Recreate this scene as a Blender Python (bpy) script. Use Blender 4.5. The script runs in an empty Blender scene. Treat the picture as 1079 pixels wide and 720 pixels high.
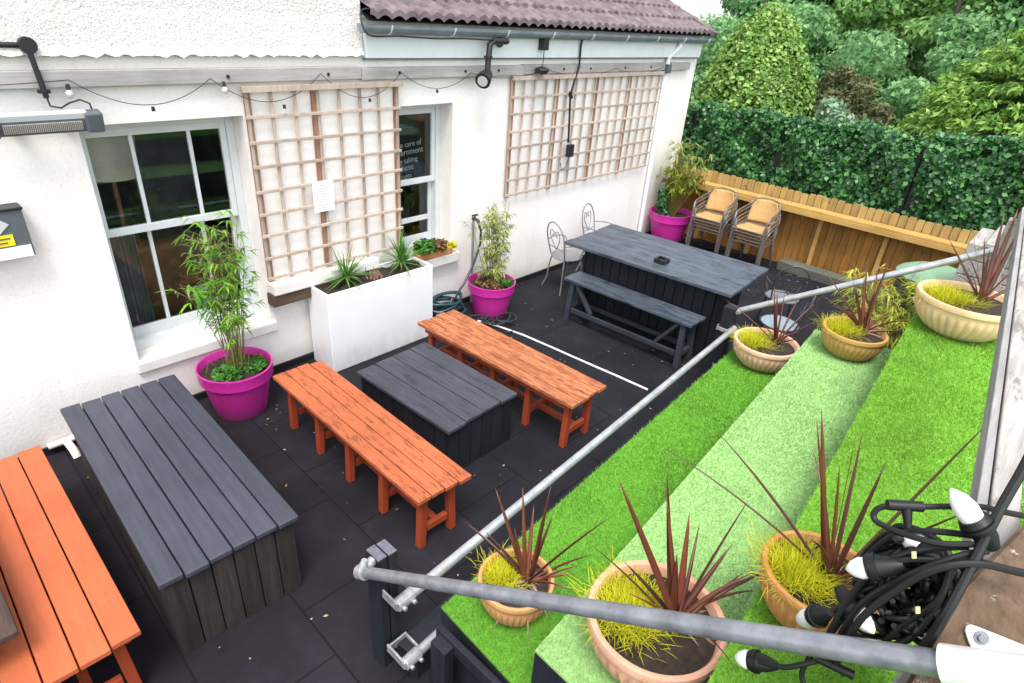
import bpy, math, random
import numpy as np
from mathutils import Vector, Matrix

R = math.radians
rng = np.random.default_rng(7)
random.seed(7)
scene = bpy.context.scene
COL = scene.collection
V = Vector

# ------------------------------------------------------------------ helpers
def tag(o, label=None, cat=None, group=None, kind=None):
    if label: o['label'] = label
    if cat: o['category'] = cat
    if group: o['group'] = group
    if kind: o['kind'] = kind
    return o

def empty(name, loc=(0, 0, 0), rz=0.0, label=None, cat=None, group=None):
    o = bpy.data.objects.new(name, None)
    COL.objects.link(o)
    o.location = loc
    o.rotation_euler = (0, 0, rz)
    o.empty_display_size = 0.1
    return tag(o, label, cat, group)

def copy_tree(o, parent=None):
    c = o.copy()
    COL.objects.link(c)
    if parent is not None:
        c.parent = parent
    for ch in list(o.children):
        copy_tree(ch, c)
    return c

class MB:
    """collects shapes; build() links them as ONE mesh object"""
    def __init__(s):
        s.v = []; s.f = []
    def add(s, vs, fs):
        n = len(s.v)
        s.v += [tuple(v) for v in vs]
        s.f += [tuple(i + n for i in f) for f in fs]
        return s
    def box(s, c, d, M=None):
        x, y, z = d[0] / 2, d[1] / 2, d[2] / 2
        vs = [V((sx * x, sy * y, sz * z)) for sz in (-1, 1) for sy in (-1, 1) for sx in (-1, 1)]
        if M is not None: vs = [M @ v for v in vs]
        vs = [v + V(c) for v in vs]
        return s.add(vs, [(0, 2, 3, 1), (4, 5, 7, 6), (0, 1, 5, 4), (2, 6, 7, 3), (0, 4, 6, 2), (1, 3, 7, 5)])
    def bx(s, x0, x1, y0, y1, z0, z1):
        return s.box(((x0 + x1) / 2, (y0 + y1) / 2, (z0 + z1) / 2), (x1 - x0, y1 - y0, z1 - z0))
    def bar(s, a, b, w, h, up=(0, 0, 1)):
        a, b = V(a), V(b)
        d = b - a; L = d.length; d.normalize()
        side = d.cross(V(up))
        if side.length < 1e-4: side = d.cross(V((1, 0, 0)))
        side.normalize(); u = side.cross(d)
        M = Matrix((side, d, u)).transposed()
        return s.box((a + b) / 2, (w, L, h), M)
    def tube(s, pts, r, n=10, cap=True, closed=False):
        pts = [V(p) for p in pts]
        m = len(pts)
        rr = r if hasattr(r, '__len__') else [r] * m
        vs = []; fs = []
        prev = None
        for i, p in enumerate(pts):
            if closed:
                t = pts[(i + 1) % m] - pts[i - 1]
            else:
                t = pts[min(i + 1, m - 1)] - pts[max(i - 1, 0)]
            t.normalize()
            if prev is None:
                a = t.cross(V((0, 0, 1)))
                if a.length < 1e-3: a = t.cross(V((1, 0, 0)))
            else:
                a = prev - t * prev.dot(t)
                if a.length < 1e-4: a = t.cross(V((0.3, 0.2, 1)))
            a.normalize(); b = t.cross(a); prev = a
            for k in range(n):
                an = 2 * math.pi * k / n
                vs.append(p + (a * math.cos(an) + b * math.sin(an)) * rr[i])
        seg = m if closed else m - 1
        for i in range(seg):
            for k in range(n):
                j = (i + 1) % m
                fs.append((i * n + k, i * n + (k + 1) % n, j * n + (k + 1) % n, j * n + k))
        if cap and not closed:
            fs.append(tuple(range(n))[::-1]); fs.append(tuple((m - 1) * n + k for k in range(n)))
        return s.add(vs, fs)
    def lathe(s, prof, c=(0, 0, 0), n=48, flute=None):
        """prof: list of (r, z) ; flute(r,z,angle)->r"""
        vs = []; fs = []
        for (r, z) in prof:
            for k in range(n):
                a = 2 * math.pi * k / n
                q = flute(r, z, a) if flute else r
                vs.append((c[0] + q * math.cos(a), c[1] + q * math.sin(a), c[2] + z))
        for i in range(len(prof) - 1):
            for k in range(n):
                fs.append((i * n + k, i * n + (k + 1) % n, (i + 1) * n + (k + 1) % n, (i + 1) * n + k))
        if prof[0][0] > 1e-4: fs.append(tuple(range(n))[::-1])
        if prof[-1][0] > 1e-4: fs.append(tuple((len(prof) - 1) * n + k for k in range(n)))
        return s.add(vs, fs)
    def prism(s, poly, z0, z1):
        n = len(poly)
        vs = [(p[0], p[1], z0) for p in poly] + [(p[0], p[1], z1) for p in poly]
        fs = [tuple(range(n))[::-1], tuple(range(n, 2 * n))]
        fs += [(i, (i + 1) % n, n + (i + 1) % n, n + i) for i in range(n)]
        return s.add(vs, fs)
    def build(s, name, mat, parent=None, smooth=False, bevel=0, world=False, fix=False):
        me = bpy.data.meshes.new(name)
        vs = s.v
        if world and parent is not None:
            l = parent.location
            p = parent
            off = V((0, 0, 0))
            while p is not None:
                off += p.location; p = p.parent
            vs = [(v[0] - off.x, v[1] - off.y, v[2] - off.z) for v in vs]
        me.from_pydata(vs, [], s.f)
        me.validate(); me.update()
        if fix:
            import bmesh
            bm = bmesh.new(); bm.from_mesh(me); bmesh.ops.recalc_face_normals(bm, faces=bm.faces); bm.to_mesh(me); bm.free()
        me.materials.append(mat)
        o = bpy.data.objects.new(name, me)
        COL.objects.link(o)
        if parent is not None: o.parent = parent
        if smooth:
            me.shade_smooth()
            try: me.set_sharp_from_angle(angle=R(40))
            except Exception: pass
        if bevel:
            m = o.modifiers.new('bevel', 'BEVEL'); m.width = bevel; m.segments = 2; m.limit_method = 'ANGLE'; m.angle_limit = R(40)
        return o

def arc(pts, n=6):
    """Catmull-Rom through pts"""
    P = [V(p) for p in pts]; P = [P[0] * 2 - P[1]] + P + [P[-1] * 2 - P[-2]]
    o = []
    for i in range(1, len(P) - 2):
        for t in np.linspace(0, 1, n, endpoint=False):
            a, b, c, d = P[i - 1:i + 3]
            o.append(0.5 * ((2 * b) + (c - a) * t + (2 * a - 5 * b + 4 * c - d) * t * t + (3 * b - a - 3 * c + d) * t ** 3))
    o.append(P[-2]); return o

def np_mesh(name, verts, faces, mat, parent=None, smooth=False):
    """verts (N,3), faces (M,k) arrays"""
    me = bpy.data.meshes.new(name)
    verts = np.asarray(verts, np.float32); faces = np.asarray(faces, np.int32)
    M, k = faces.shape
    me.vertices.add(len(verts)); me.vertices.foreach_set('co', verts.ravel())
    me.loops.add(M * k); me.loops.foreach_set('vertex_index', faces.ravel())
    me.polygons.add(M); me.polygons.foreach_set('loop_start', np.arange(0, M * k, k, dtype=np.int32))
    me.update(); me.validate()
    me.materials.append(mat)
    o = bpy.data.objects.new(name, me); COL.objects.link(o)
    if parent is not None: o.parent = parent
    if smooth: me.shade_smooth()
    return o

# ------------------------------------------------------------------ materials
def new_mat(name):
    m = bpy.data.materials.new(name); m.use_nodes = True
    nt = m.node_tree; nt.nodes.clear()
    out = nt.nodes.new('ShaderNodeOutputMaterial')
    bs = nt.nodes.new('ShaderNodeBsdfPrincipled')
    nt.links.new(bs.outputs[0], out.inputs[0])
    return m, nt, bs, out

def c4(c): return (c[0], c[1], c[2], 1.0)

def ramp(nt, fac, stops):
    r = nt.nodes.new('ShaderNodeValToRGB')
    el = r.color_ramp.elements
    while len(el) < len(stops): el.new(0.5)
    for e, (p, c) in zip(el, stops):
        e.position = p; e.color = c4(c)
    nt.links.new(fac, r.inputs[0])
    return r.outputs[0]

def coords(nt, scale=(1, 1, 1), rot=(0, 0, 0), src='Object'):
    t = nt.nodes.new('ShaderNodeTexCoord'); mp = nt.nodes.new('ShaderNodeMapping')
    mp.inputs['Scale'].default_value = scale; mp.inputs['Rotation'].default_value = rot
    nt.links.new(t.outputs[src], mp.inputs[0])
    return mp.outputs[0]

def noise(nt, vec, scale, detail=4, rough=0.6):
    n = nt.nodes.new('ShaderNodeTexNoise')
    n.inputs['Scale'].default_value = scale; n.inputs['Detail'].default_value = detail; n.inputs['Roughness'].default_value = rough
    nt.links.new(vec, n.inputs['Vector'])
    return n.outputs['Fac']

def mix(nt, fac, a, b, mode='MIX'):
    m = nt.nodes.new('ShaderNodeMix'); m.data_type = 'RGBA'; m.blend_type = mode
    for sock, val in ((m.inputs[0], fac), (m.inputs[6], a), (m.inputs[7], b)):
        if hasattr(val, 'is_linked') or isinstance(val, bpy.types.NodeSocket): nt.links.new(val, sock)
        elif isinstance(val, (int, float)): sock.default_value = val
        else: sock.default_value = c4(val)
    return m.outputs[2]

def bump(nt, bs, h, strength, dist=0.01):
    b = nt.nodes.new('ShaderNodeBump'); b.inputs['Strength'].default_value = strength; b.inputs['Distance'].default_value = dist
    nt.links.new(h, b.inputs['Height']); nt.links.new(b.outputs[0], bs.inputs['Normal'])
    return b

def plain(name, c, rough=0.5, metal=0.0, var=0.15, vs=8.0, bs_=0.0, spec=0.5, bscale=60, dirt=0.0):
    m, nt, bs, out = new_mat(name)
    v = coords(nt)
    n = noise(nt, v, vs, 5)
    a = tuple(x * (1 - var) for x in c); b = tuple(min(1, x * (1 + var)) for x in c)
    col = ramp(nt, n, [(0.3, a), (0.7, b)])
    if dirt:
        tg = nt.nodes.new('ShaderNodeTexCoord'); sz = nt.nodes.new('ShaderNodeSeparateXYZ'); nt.links.new(tg.outputs['Generated'], sz.inputs[0])
        n3 = noise(nt, coords(nt, (9, 9, 3)), 1.0, 7, 0.7)
        ma = nt.nodes.new('ShaderNodeMath'); ma.operation = 'MULTIPLY_ADD'; ma.inputs[1].default_value = 0.9; nt.links.new(n3, ma.inputs[0]); nt.links.new(sz.outputs[2], ma.inputs[2])
        col = mix(nt, mix(nt, 1.0, ramp(nt, ma.outputs[0], [(0.40, (1, 1, 1)), (0.70, (0, 0, 0))]), (dirt,) * 3, 'MULTIPLY'), col, (0.10, 0.075, 0.06))
        sc = noise(nt, coords(nt, (30, 30, 8)), 1.0, 8, 0.75)
        col = mix(nt, mix(nt, 1.0, ramp(nt, sc, [(0.60, (0, 0, 0)), (0.68, (1, 1, 1))]), (dirt * 0.35,) * 3, 'MULTIPLY'), col, (0.75, 0.68, 0.66))
    nt.links.new(col, bs.inputs['Base Color'])
    bs.inputs['Roughness'].default_value = rough; bs.inputs['Metallic'].default_value = metal
    bs.inputs['Specular IOR Level'].default_value = spec
    if bs_: bump(nt, bs, noise(nt, v, bscale, 4), bs_, 0.004)
    return m

def wood(name, c1, c2, axis='Y', rough=0.65, wear=None, wear_amt=0.5, grain=1.0, spec=0.3, wear_scale=14, island=0.25):
    """painted or bare timber, grain along axis, per-board tone"""
    m, nt, bs, out = new_mat(name)
    s = {'X': (3, 45, 45), 'Y': (45, 3, 45), 'Z': (45, 45, 3)}[axis]
    v = coords(nt, s)
    g = noise(nt, v, 1.0 * grain, 8, 0.7)
    col = ramp(nt, g, [(0.3, c1), (0.7, c2)])
    big = noise(nt, coords(nt), 3.0, 3)
    col = mix(nt, 0.55, col, ramp(nt, big, [(0.3, (0.55,) * 3), (0.7, (1.0,) * 3)]), 'MULTIPLY')
    if island:
        gi = nt.nodes.new('ShaderNodeNewGeometry')
        col = mix(nt, 1.0, col, ramp(nt, gi.outputs['Random Per Island'], [(0.0, (1 - island,) * 3), (1.0, (1.0,) * 3)]), 'MULTIPLY')
    if wear is not None:
        sv = {'X': (3, 16, 16), 'Y': (16, 3, 16), 'Z': (16, 16, 3)}[axis]
        w = noise(nt, coords(nt, sv), wear_scale / 10.0, 9, 0.75)
        lo = 0.5 + (0.5 - wear_amt) * 0.35
        wf = ramp(nt, w, [(lo, (0, 0, 0)), (lo + 0.05, (1, 1, 1))])
        col = mix(nt, wf, col, wear)
        bump(nt, bs, mix(nt, 0.5, g, w), 0.5, 0.004)
    else:
        bump(nt, bs, g, 0.35, 0.003)
    nt.links.new(col, bs.inputs['Base Color'])
    bs.inputs['Roughness'].default_value = rough
    bs.inputs['Specular IOR Level'].default_value = spec
    return m

def leaf(name, c1, c2, rough=0.45, trans=0.25, spec=0.4, c3=None, patch=0):
    m, nt, bs, out = new_mat(name)
    gi = nt.nodes.new('ShaderNodeNewGeometry')
    st = [(0.0, c1), (1.0, c2)] if c3 is None else [(0.0, c1), (0.6, c2), (1.0, c3)]
    col = ramp(nt, gi.outputs['Random Per Island'], st)
    if patch:
        pn = noise(nt, coords(nt), patch, 5, 0.6)
        col = mix(nt, 1.0, col, ramp(nt, pn, [(0.32, (0.72, 0.72, 0.70)), (0.5, (1, 1, 1)), (0.7, (1.22, 1.15, 1.2))]), 'MULTIPLY')
    nt.links.new(col, bs.inputs['Base Color'])
    bs.inputs['Roughness'].default_value = rough; bs.inputs['Specular IOR Level'].default_value = spec
    tr = nt.nodes.new('ShaderNodeBsdfTranslucent'); nt.links.new(col, tr.inputs[0])
    mx = nt.nodes.new('ShaderNodeMixShader'); mx.inputs[0].default_value = trans
    nt.links.new(bs.outputs[0], mx.inputs[1]); nt.links.new(tr.outputs[0], mx.inputs[2]); nt.links.new(mx.outputs[0], out.inputs[0])
    return m

def render_mat(name, c, bscale, bstr, dist, pitc=0.72, pitp=0.36):
    m, nt, bs, out = new_mat(name)
    v = coords(nt)
    n1 = noise(nt, v, bscale, 6, 0.65); n2 = noise(nt, v, 1.3, 5)
    st = noise(nt, coords(nt, (5, 5, 0.6)), 1.0, 6, 0.7)
    col = mix(nt, 1.0, c, ramp(nt, n2, [(0.3, (0.93, 0.91, 0.89)), (0.65, (1, 1, 1))]), 'MULTIPLY')
    col = mix(nt, 1.0, col, ramp(nt, st, [(0.22, (0.92, 0.90, 0.87)), (0.45, (1, 1, 1))]), 'MULTIPLY')
    col = mix(nt, 1.0, col, ramp(nt, n1, [(0.3, (0.86, 0.85, 0.83)), (0.46, (1, 1, 1))]), 'MULTIPLY')  # low parts of the relief darkened in the colour
    pit_shade = noise(nt, v, bscale * 2.0, 4, 0.6)  # shade of the pits put into the colour to deepen the relief
    col = mix(nt, 1.0, col, ramp(nt, pit_shade, [(pitp - 0.10, (pitc, pitc * 0.98, pitc * 0.96)), (pitp, (1, 1, 1))]), 'MULTIPLY')
    # splash dirt near the ground
    t = nt.nodes.new('ShaderNodeNewGeometry'); sx = nt.nodes.new('ShaderNodeSeparateXYZ'); nt.links.new(t.outputs['Position'], sx.inputs[0])
    ad = nt.nodes.new('ShaderNodeMath'); ad.operation = 'MULTIPLY_ADD'; ad.inputs[1].default_value = 0.35; nt.links.new(n2, ad.inputs[0]); nt.links.new(sx.outputs[2], ad.inputs[2])
    col = mix(nt, 1.0, col, ramp(nt, ad.outputs[0], [(0.10, (0.55, 0.53, 0.5)), (0.36, (1, 1, 1))]), 'MULTIPLY')
    nt.links.new(col, bs.inputs['Base Color'])
    bs.inputs['Roughness'].default_value = 0.9; bs.inputs['Specular IOR Level'].default_value = 0.15
    bump(nt, bs, n1, bstr, dist)
    return m

M = {}
M['wall'] = render_mat('painted_render', (0.895, 0.872, 0.842), 46, 0.55, 0.005)
M['upper'] = render_mat('pebbledash', (0.78, 0.765, 0.745), 62, 1.0, 0.012, 0.45, 0.42)
M['reveal'] = plain('reveal_paint', (0.82, 0.78, 0.74), 0.8, var=0.05, bs_=0.3, bscale=40)
M['sill'] = plain('sill_paint', (0.76, 0.73, 0.69), 0.6, var=0.06, bs_=0.2)
M['fascia'] = plain('fascia_paint', (0.80, 0.84, 0.86), 0.5, var=0.04)
M['gutter'] = plain('gutter_grey', (0.20, 0.24, 0.27), 0.5, var=0.2)
M['tile'] = plain('roof_tile', (0.15, 0.115, 0.125), 0.8, var=0.5, vs=9, bs_=0.4, bscale=90)
M['beam'] = wood('weathered_beam', (0.36, 0.34, 0.33), (0.55, 0.53, 0.51), 'X', 0.85)
M['sash'] = plain('sash_paint', (0.62, 0.66, 0.66), 0.45, var=0.06)
M['interior'] = plain('interior_dark', (0.13, 0.14, 0.135), 0.9, var=0.5, vs=2)
M['interior_brown'] = plain('interior_brown', (0.34, 0.17, 0.085), 0.7, var=0.4, vs=3)
M['shade'] = plain('lampshade_cloth', (0.78, 0.68, 0.60), 0.9, var=0.1)
M['curtain'] = plain('curtain_cloth', (0.30, 0.31, 0.33), 0.9, var=0.3, vs=5)
M['dark'] = plain('black_plastic', (0.012, 0.012, 0.014), 0.45, var=0.2)
M['rubber'] = plain('black_rubber', (0.006, 0.007, 0.007), 0.5, var=0.3, spec=0.4)
M['metalgrey'] = plain('grey_metal_paint', (0.10, 0.115, 0.13), 0.45, var=0.12)
M['metallight'] = plain('light_metal', (0.55, 0.57, 0.58), 0.35, var=0.08)
M['paper'] = plain('paper', (0.88, 0.88, 0.88), 0.8, var=0.02)
M['ink'] = plain('ink', (0.09, 0.09, 0.1), 0.8)
M['chalk'] = plain('chalk', (0.85, 0.85, 0.85), 0.9)
M['board'] = plain('chalkboard', (0.012, 0.016, 0.022), 0.7)
M['trellis'] = wood('trellis_lath', (0.47, 0.36, 0.28), (0.72, 0.61, 0.52), 'Z', 0.85, island=0.35)
M['trellis_red'] = wood('trellis_batten', (0.30, 0.15, 0.09), (0.46, 0.28, 0.19), 'Z', 0.85)
M['brownwood'] = wood('brown_timber', (0.07, 0.045, 0.03), (0.17, 0.11, 0.075), 'X', 0.8)
M['orange'] = wood('orange_paint', (0.47, 0.118, 0.045), (0.55, 0.160, 0.068), 'Y', 0.6, wear=(0.22, 0.062, 0.026), wear_amt=0.40, island=0.12, wear_scale=24)
M['orange_worn'] = wood('orange_paint_worn', (0.50, 0.150, 0.060), (0.58, 0.235, 0.115), 'Y', 0.65, wear=(0.26, 0.085, 0.035), wear_amt=0.55, island=0.12, wear_scale=26)
M['orange_fresh'] = wood('orange_paint_fresh', (0.50, 0.118, 0.045), (0.57, 0.15, 0.062), 'Y', 0.55, wear=(0.16, 0.05, 0.022), wear_amt=0.06, island=0.08, wear_scale=26)
M['orange_leg'] = wood('orange_leg_paint', (0.38, 0.060, 0.022), (0.46, 0.085, 0.032), 'Z', 0.6, island=0.15)
M['tabletop'] = wood('slate_table_paint', (0.046, 0.049, 0.068), (0.078, 0.082, 0.113), 'Y', 0.5, island=0.2, spec=0.45)
M['tabletop_worn'] = wood('slate_table_worn', (0.028, 0.030, 0.043), (0.092, 0.097, 0.125), 'Y', 0.55, island=0.2, spec=0.45, wear=(0.02, 0.022, 0.028), wear_amt=0.30)
M['tableside'] = wood('dark_table_side', (0.022, 0.018, 0.018), (0.066, 0.054, 0.051), 'Z', 0.75, island=0.4)
M['tableside_dark'] = wood('navy_table_side', (0.009, 0.010, 0.016), (0.022, 0.024, 0.035), 'Z', 0.7, island=0.3)
M['pictop'] = wood('grey_blue_table_top', (0.045, 0.062, 0.088), (0.135, 0.165, 0.205), 'Y', 0.40, island=0.25, spec=0.6, wear=(0.022, 0.030, 0.044), wear_amt=0.40)
M['picdark'] = wood('grey_blue_bench_wood', (0.028, 0.036, 0.048), (0.060, 0.072, 0.092), 'Y', 0.6, island=0.2)
M['brownboard'] = wood('brown_weathered_board', (0.055, 0.035, 0.027), (0.13, 0.085, 0.065), 'Y', 0.75, island=0.25)
M['post'] = wood('navy_post_paint', (0.012, 0.014, 0.022), (0.027, 0.031, 0.044), 'Z', 0.6, island=0.2)
M['postend'] = plain('post_end_grain', (0.12, 0.12, 0.15), 0.8, var=0.3, vs=40)
M['pink'] = plain('magenta_plastic', (0.60, 0.030, 0.33), 0.38, var=0.10, vs=3, dirt=0.45)
M['soil'] = plain('soil', (0.030, 0.020, 0.014), 0.95, var=0.6, vs=30, bs_=1.0, bscale=50)
M['white'] = plain('white_fibreglass', (0.82, 0.825, 0.84), 0.4, var=0.04, vs=3, dirt=0.22)
M['whitecord'] = plain('white_cord', (0.72, 0.70, 0.70), 0.6, var=0.2, vs=12)
M['galv'] = plain('galvanised_steel', (0.50, 0.52, 0.54), 0.42, metal=0.55, var=0.22, vs=16, bs_=0.15, bscale=120)
M['galvdull'] = plain('galvanised_dull', (0.25, 0.26, 0.29), 0.38, metal=0.45, var=0.35, vs=14, bs_=0.25, bscale=90)
M['clamp'] = plain('zinc_clamp', (0.46, 0.46, 0.47), 0.42, metal=0.55, var=0.35, vs=30, bs_=0.2)
M['alu'] = plain('aluminium_tube', (0.34, 0.31, 0.29), 0.3, metal=0.75, var=0.12)
M['iron'] = plain('grey_wrought_iron', (0.22, 0.22, 0.24), 0.5, metal=0.2, var=0.2)
M['irondark'] = plain('dark_wrought_iron', (0.05, 0.06, 0.07), 0.5, metal=0.2, var=0.2)
M['seatblue'] = plain('pale_blue_seat', (0.24, 0.30, 0.36), 0.5, var=0.15)
M['hose'] = plain('teal_hose', (0.008, 0.045, 0.055), 0.4, var=0.3)
M['hoseblack'] = plain('dark_hose', (0.02, 0.028, 0.028), 0.4, var=0.3)
M['fence'] = wood('fence_board_sunlit', (0.45, 0.275, 0.085), (0.64, 0.45, 0.175), 'Z', 0.75, island=0.3)  # board tops, with the sunlit tone put into the colour
M['fence_shaded'] = wood('fence_board_shaded', (0.32, 0.135, 0.028), (0.52, 0.25, 0.06), 'Z', 0.75, island=0.35)  # same boards further down, with shade put into the colour
M['shelf'] = wood('fence_shelf', (0.52, 0.30, 0.075), (0.70, 0.45, 0.15), 'Y', 0.7, island=0.1)
M['sleeper'] = wood('grey_sleeper', (0.10, 0.10, 0.08), (0.20, 0.20, 0.165), 'Y', 0.85)
M['whitewood'] = wood('whitewashed_timber', (0.30, 0.28, 0.26), (0.56, 0.54, 0.51), 'X', 0.85, wear=(0.22, 0.19, 0.165), wear_amt=0.42, island=0.1)
M['greywood'] = wood('grey_beam_side', (0.26, 0.25, 0.245), (0.50, 0.49, 0.48), 'X', 0.9)
M['postwood'] = wood('rough_brown_post', (0.10, 0.060, 0.036), (0.22, 0.145, 0.095), 'Z', 0.8, wear=(0.36, 0.33, 0.30), wear_amt=0.2)
M['greenlid'] = plain('pale_green_plastic', (0.20, 0.34, 0.21), 0.45, var=0.1, vs=5)
M['greenbody'] = plain('dark_green_plastic', (0.025, 0.05, 0.03), 0.5, var=0.2)
M['stem'] = plain('bamboo_stem', (0.20, 0.19, 0.06), 0.5, var=0.4, vs=12)
M['stem_dark'] = plain('dark_stem', (0.07, 0.055, 0.03), 0.6, var=0.4, vs=12)
M['bark'] = plain('bark', (0.06, 0.048, 0.035), 0.9, var=0.4, vs=10, bs_=0.8)
M['yellow'] = plain('yellow_sticker', (0.85, 0.70, 0.02), 0.5, var=0.1)
M['terracotta'] = plain('terracotta', (0.52, 0.22, 0.09), 0.8, var=0.3, vs=6)
def fluted(name, c): return plain(name, c, 0.75, var=0.16, vs=7, bs_=0.3, bscale=50, dirt=0.5)
M['pot_tan'] = fluted('tan_terracotta', (0.60, 0.30, 0.12))
M['pot_pink'] = fluted('pink_terracotta', (0.66, 0.36, 0.24))
M['pot_orange'] = fluted('orange_terracotta', (0.55, 0.25, 0.08))
M['pot_cream'] = fluted('cream_terracotta', (0.70, 0.43, 0.29))
M['pot_mustard'] = fluted('mustard_terracotta', (0.50, 0.29, 0.085))
M['pot_peach'] = fluted('peach_terracotta', (0.74, 0.50, 0.29))
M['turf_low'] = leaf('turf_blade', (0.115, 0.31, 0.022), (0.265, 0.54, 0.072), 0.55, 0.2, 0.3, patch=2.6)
M['turf_mid'] = leaf('turf_blade_sheen', (0.22, 0.43, 0.125), (0.42, 0.63, 0.26), 0.5, 0.2, 0.4, patch=2.6)  # same turf, sheen of the pile put in as a paler colour
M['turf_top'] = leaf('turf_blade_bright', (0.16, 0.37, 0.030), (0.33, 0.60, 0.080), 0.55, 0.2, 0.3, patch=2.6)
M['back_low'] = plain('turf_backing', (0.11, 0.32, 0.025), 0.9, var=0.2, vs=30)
M['back_mid'] = plain('turf_backing_sheen', (0.28, 0.49, 0.17), 0.9, var=0.15, vs=30)  # backing lightened to go with the painted pile sheen
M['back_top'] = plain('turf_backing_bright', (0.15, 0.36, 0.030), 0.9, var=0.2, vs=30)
M['bamboo'] = leaf('bamboo_leaf', (0.055, 0.19, 0.015), (0.17, 0.40, 0.035), 0.45, 0.35, 0.4, (0.30, 0.46, 0.06))
M['bamboo_pale'] = leaf('bamboo_leaf_pale', (0.16, 0.24, 0.035), (0.36, 0.42, 0.10), 0.45, 0.35, 0.4, (0.50, 0.52, 0.2))
M['bamboo_gold'] = leaf('bamboo_leaf_gold', (0.10, 0.13, 0.012), (0.28, 0.30, 0.03), 0.5, 0.35, 0.3, (0.20, 0.36, 0.04))
M['cane_dry'] = leaf('dry_cane', (0.16, 0.11, 0.03), (0.28, 0.20, 0.06), 0.6, 0.2, 0.3)
M['herb'] = leaf('herb_leaf', (0.03, 0.12, 0.02), (0.09, 0.26, 0.03), 0.5, 0.25, 0.4)
M['brownherb'] = leaf('dry_herb', (0.13, 0.075, 0.03), (0.30, 0.19, 0.09), 0.7, 0.2, 0.2)
M['cordy'] = leaf('red_cordyline_leaf', (0.065, 0.020, 0.014), (0.215, 0.062, 0.036), 0.35, 0.2, 0.6)
M['cordy_pale'] = leaf('pink_leaf_pale', (0.25, 0.15, 0.11), (0.40, 0.27, 0.20), 0.4, 0.2, 0.5)
M['acid'] = leaf('yellow_sedge', (0.42, 0.46, 0.012), (0.78, 0.74, 0.04), 0.5, 0.4, 0.3, (0.55, 0.58, 0.03))
M['yucca'] = leaf('yucca_leaf', (0.05, 0.17, 0.02), (0.16, 0.36, 0.06), 0.4, 0.2, 0.4)
M['ivy'] = leaf('ivy_leaf', (0.008, 0.052, 0.018), (0.040, 0.155, 0.038), 0.38, 0.2, 0.5, (0.12, 0.32, 0.085), patch=1.6)
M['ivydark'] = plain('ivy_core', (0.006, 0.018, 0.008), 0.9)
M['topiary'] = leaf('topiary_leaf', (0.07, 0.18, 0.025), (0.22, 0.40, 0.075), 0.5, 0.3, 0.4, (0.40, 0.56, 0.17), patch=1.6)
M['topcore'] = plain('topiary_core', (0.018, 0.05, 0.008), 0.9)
M['yew'] = leaf('yew_spray', (0.06, 0.17, 0.025), (0.22, 0.40, 0.065), 0.5, 0.35, 0.3, (0.38, 0.56, 0.15))
M['brownshrub'] = leaf('brown_shrub_leaf', (0.07, 0.085, 0.035), (0.16, 0.165, 0.08), 0.6, 0.25, 0.3, (0.22, 0.28, 0.10))
M['paleshrub'] = leaf('pale_shrub_leaf', (0.13, 0.25, 0.13), (0.34, 0.48, 0.32), 0.5, 0.25, 0.4)
M['treedark'] = leaf('dark_tree_leaf_hazed', (0.11, 0.25, 0.11), (0.24, 0.47, 0.19), 0.6, 0.45, 0.15, (0.38, 0.62, 0.28), patch=1.6)  # leaf colour lifted towards pale to stand for distance haze
M['treemid'] = leaf('mid_tree_leaf_hazed', (0.18, 0.37, 0.12), (0.36, 0.60, 0.20), 0.6, 0.45, 0.15, (0.52, 0.74, 0.30), patch=1.6)  # haze mixed into this leaf colour as well
M['bulb'] = plain('opal_bulb', (0.86, 0.87, 0.85), 0.25, var=0.02)
M['clearbulb'] = plain('pearl_bulb', (0.50, 0.49, 0.47), 0.2, var=0.05)
M['sleevem'] = plain('bright_zinc', (0.72, 0.72, 0.72), 0.4, metal=0.2, var=0.2, vs=20)
M['wicker'] = None
m, nt, bs, out = new_mat('tan_wicker')
v = coords(nt)
wv = nt.nodes.new('ShaderNodeTexWave'); wv.inputs['Scale'].default_value = 60; wv.inputs['Distortion'].default_value = 1.5; nt.links.new(v, wv.inputs[0])
ck = nt.nodes.new('ShaderNodeTexChecker'); ck.inputs['Scale'].default_value = 70; nt.links.new(v, ck.inputs[0])
nt.links.new(ramp(nt, noise(nt, v, 25, 4), [(0.3, (0.50, 0.29, 0.10)), (0.7, (0.60, 0.37, 0.15))]), bs.inputs['Base Color'])
bs.inputs['Roughness'].default_value = 0.6
bump(nt, bs, mix(nt, 0.5, wv.outputs[0], ck.outputs[1]), 0.6, 0.004)
M['wicker'] = m
# glass
m, nt, bs, out = new_mat('window_glass')
nt.nodes.remove(bs)
gl = nt.nodes.new('ShaderNodeBsdfGlossy'); gl.inputs['Roughness'].default_value = 0.02; gl.inputs[0].default_value = (0.75, 0.85, 0.85, 1)
tr = nt.nodes.new('ShaderNodeBsdfTransparent'); tr.inputs[0].default_value = (0.85, 0.9, 0.88, 1)
fr = nt.nodes.new('ShaderNodeFresnel'); fr.inputs[0].default_value = 1.75
mx = nt.nodes.new('ShaderNodeMixShader'); nt.links.new(fr.outputs[0], mx.inputs[0]); nt.links.new(tr.outputs[0], mx.inputs[1]); nt.links.new(gl.outputs[0], mx.inputs[2]); nt.links.new(mx.outputs[0], out.inputs[0])
M['glass'] = m
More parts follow.
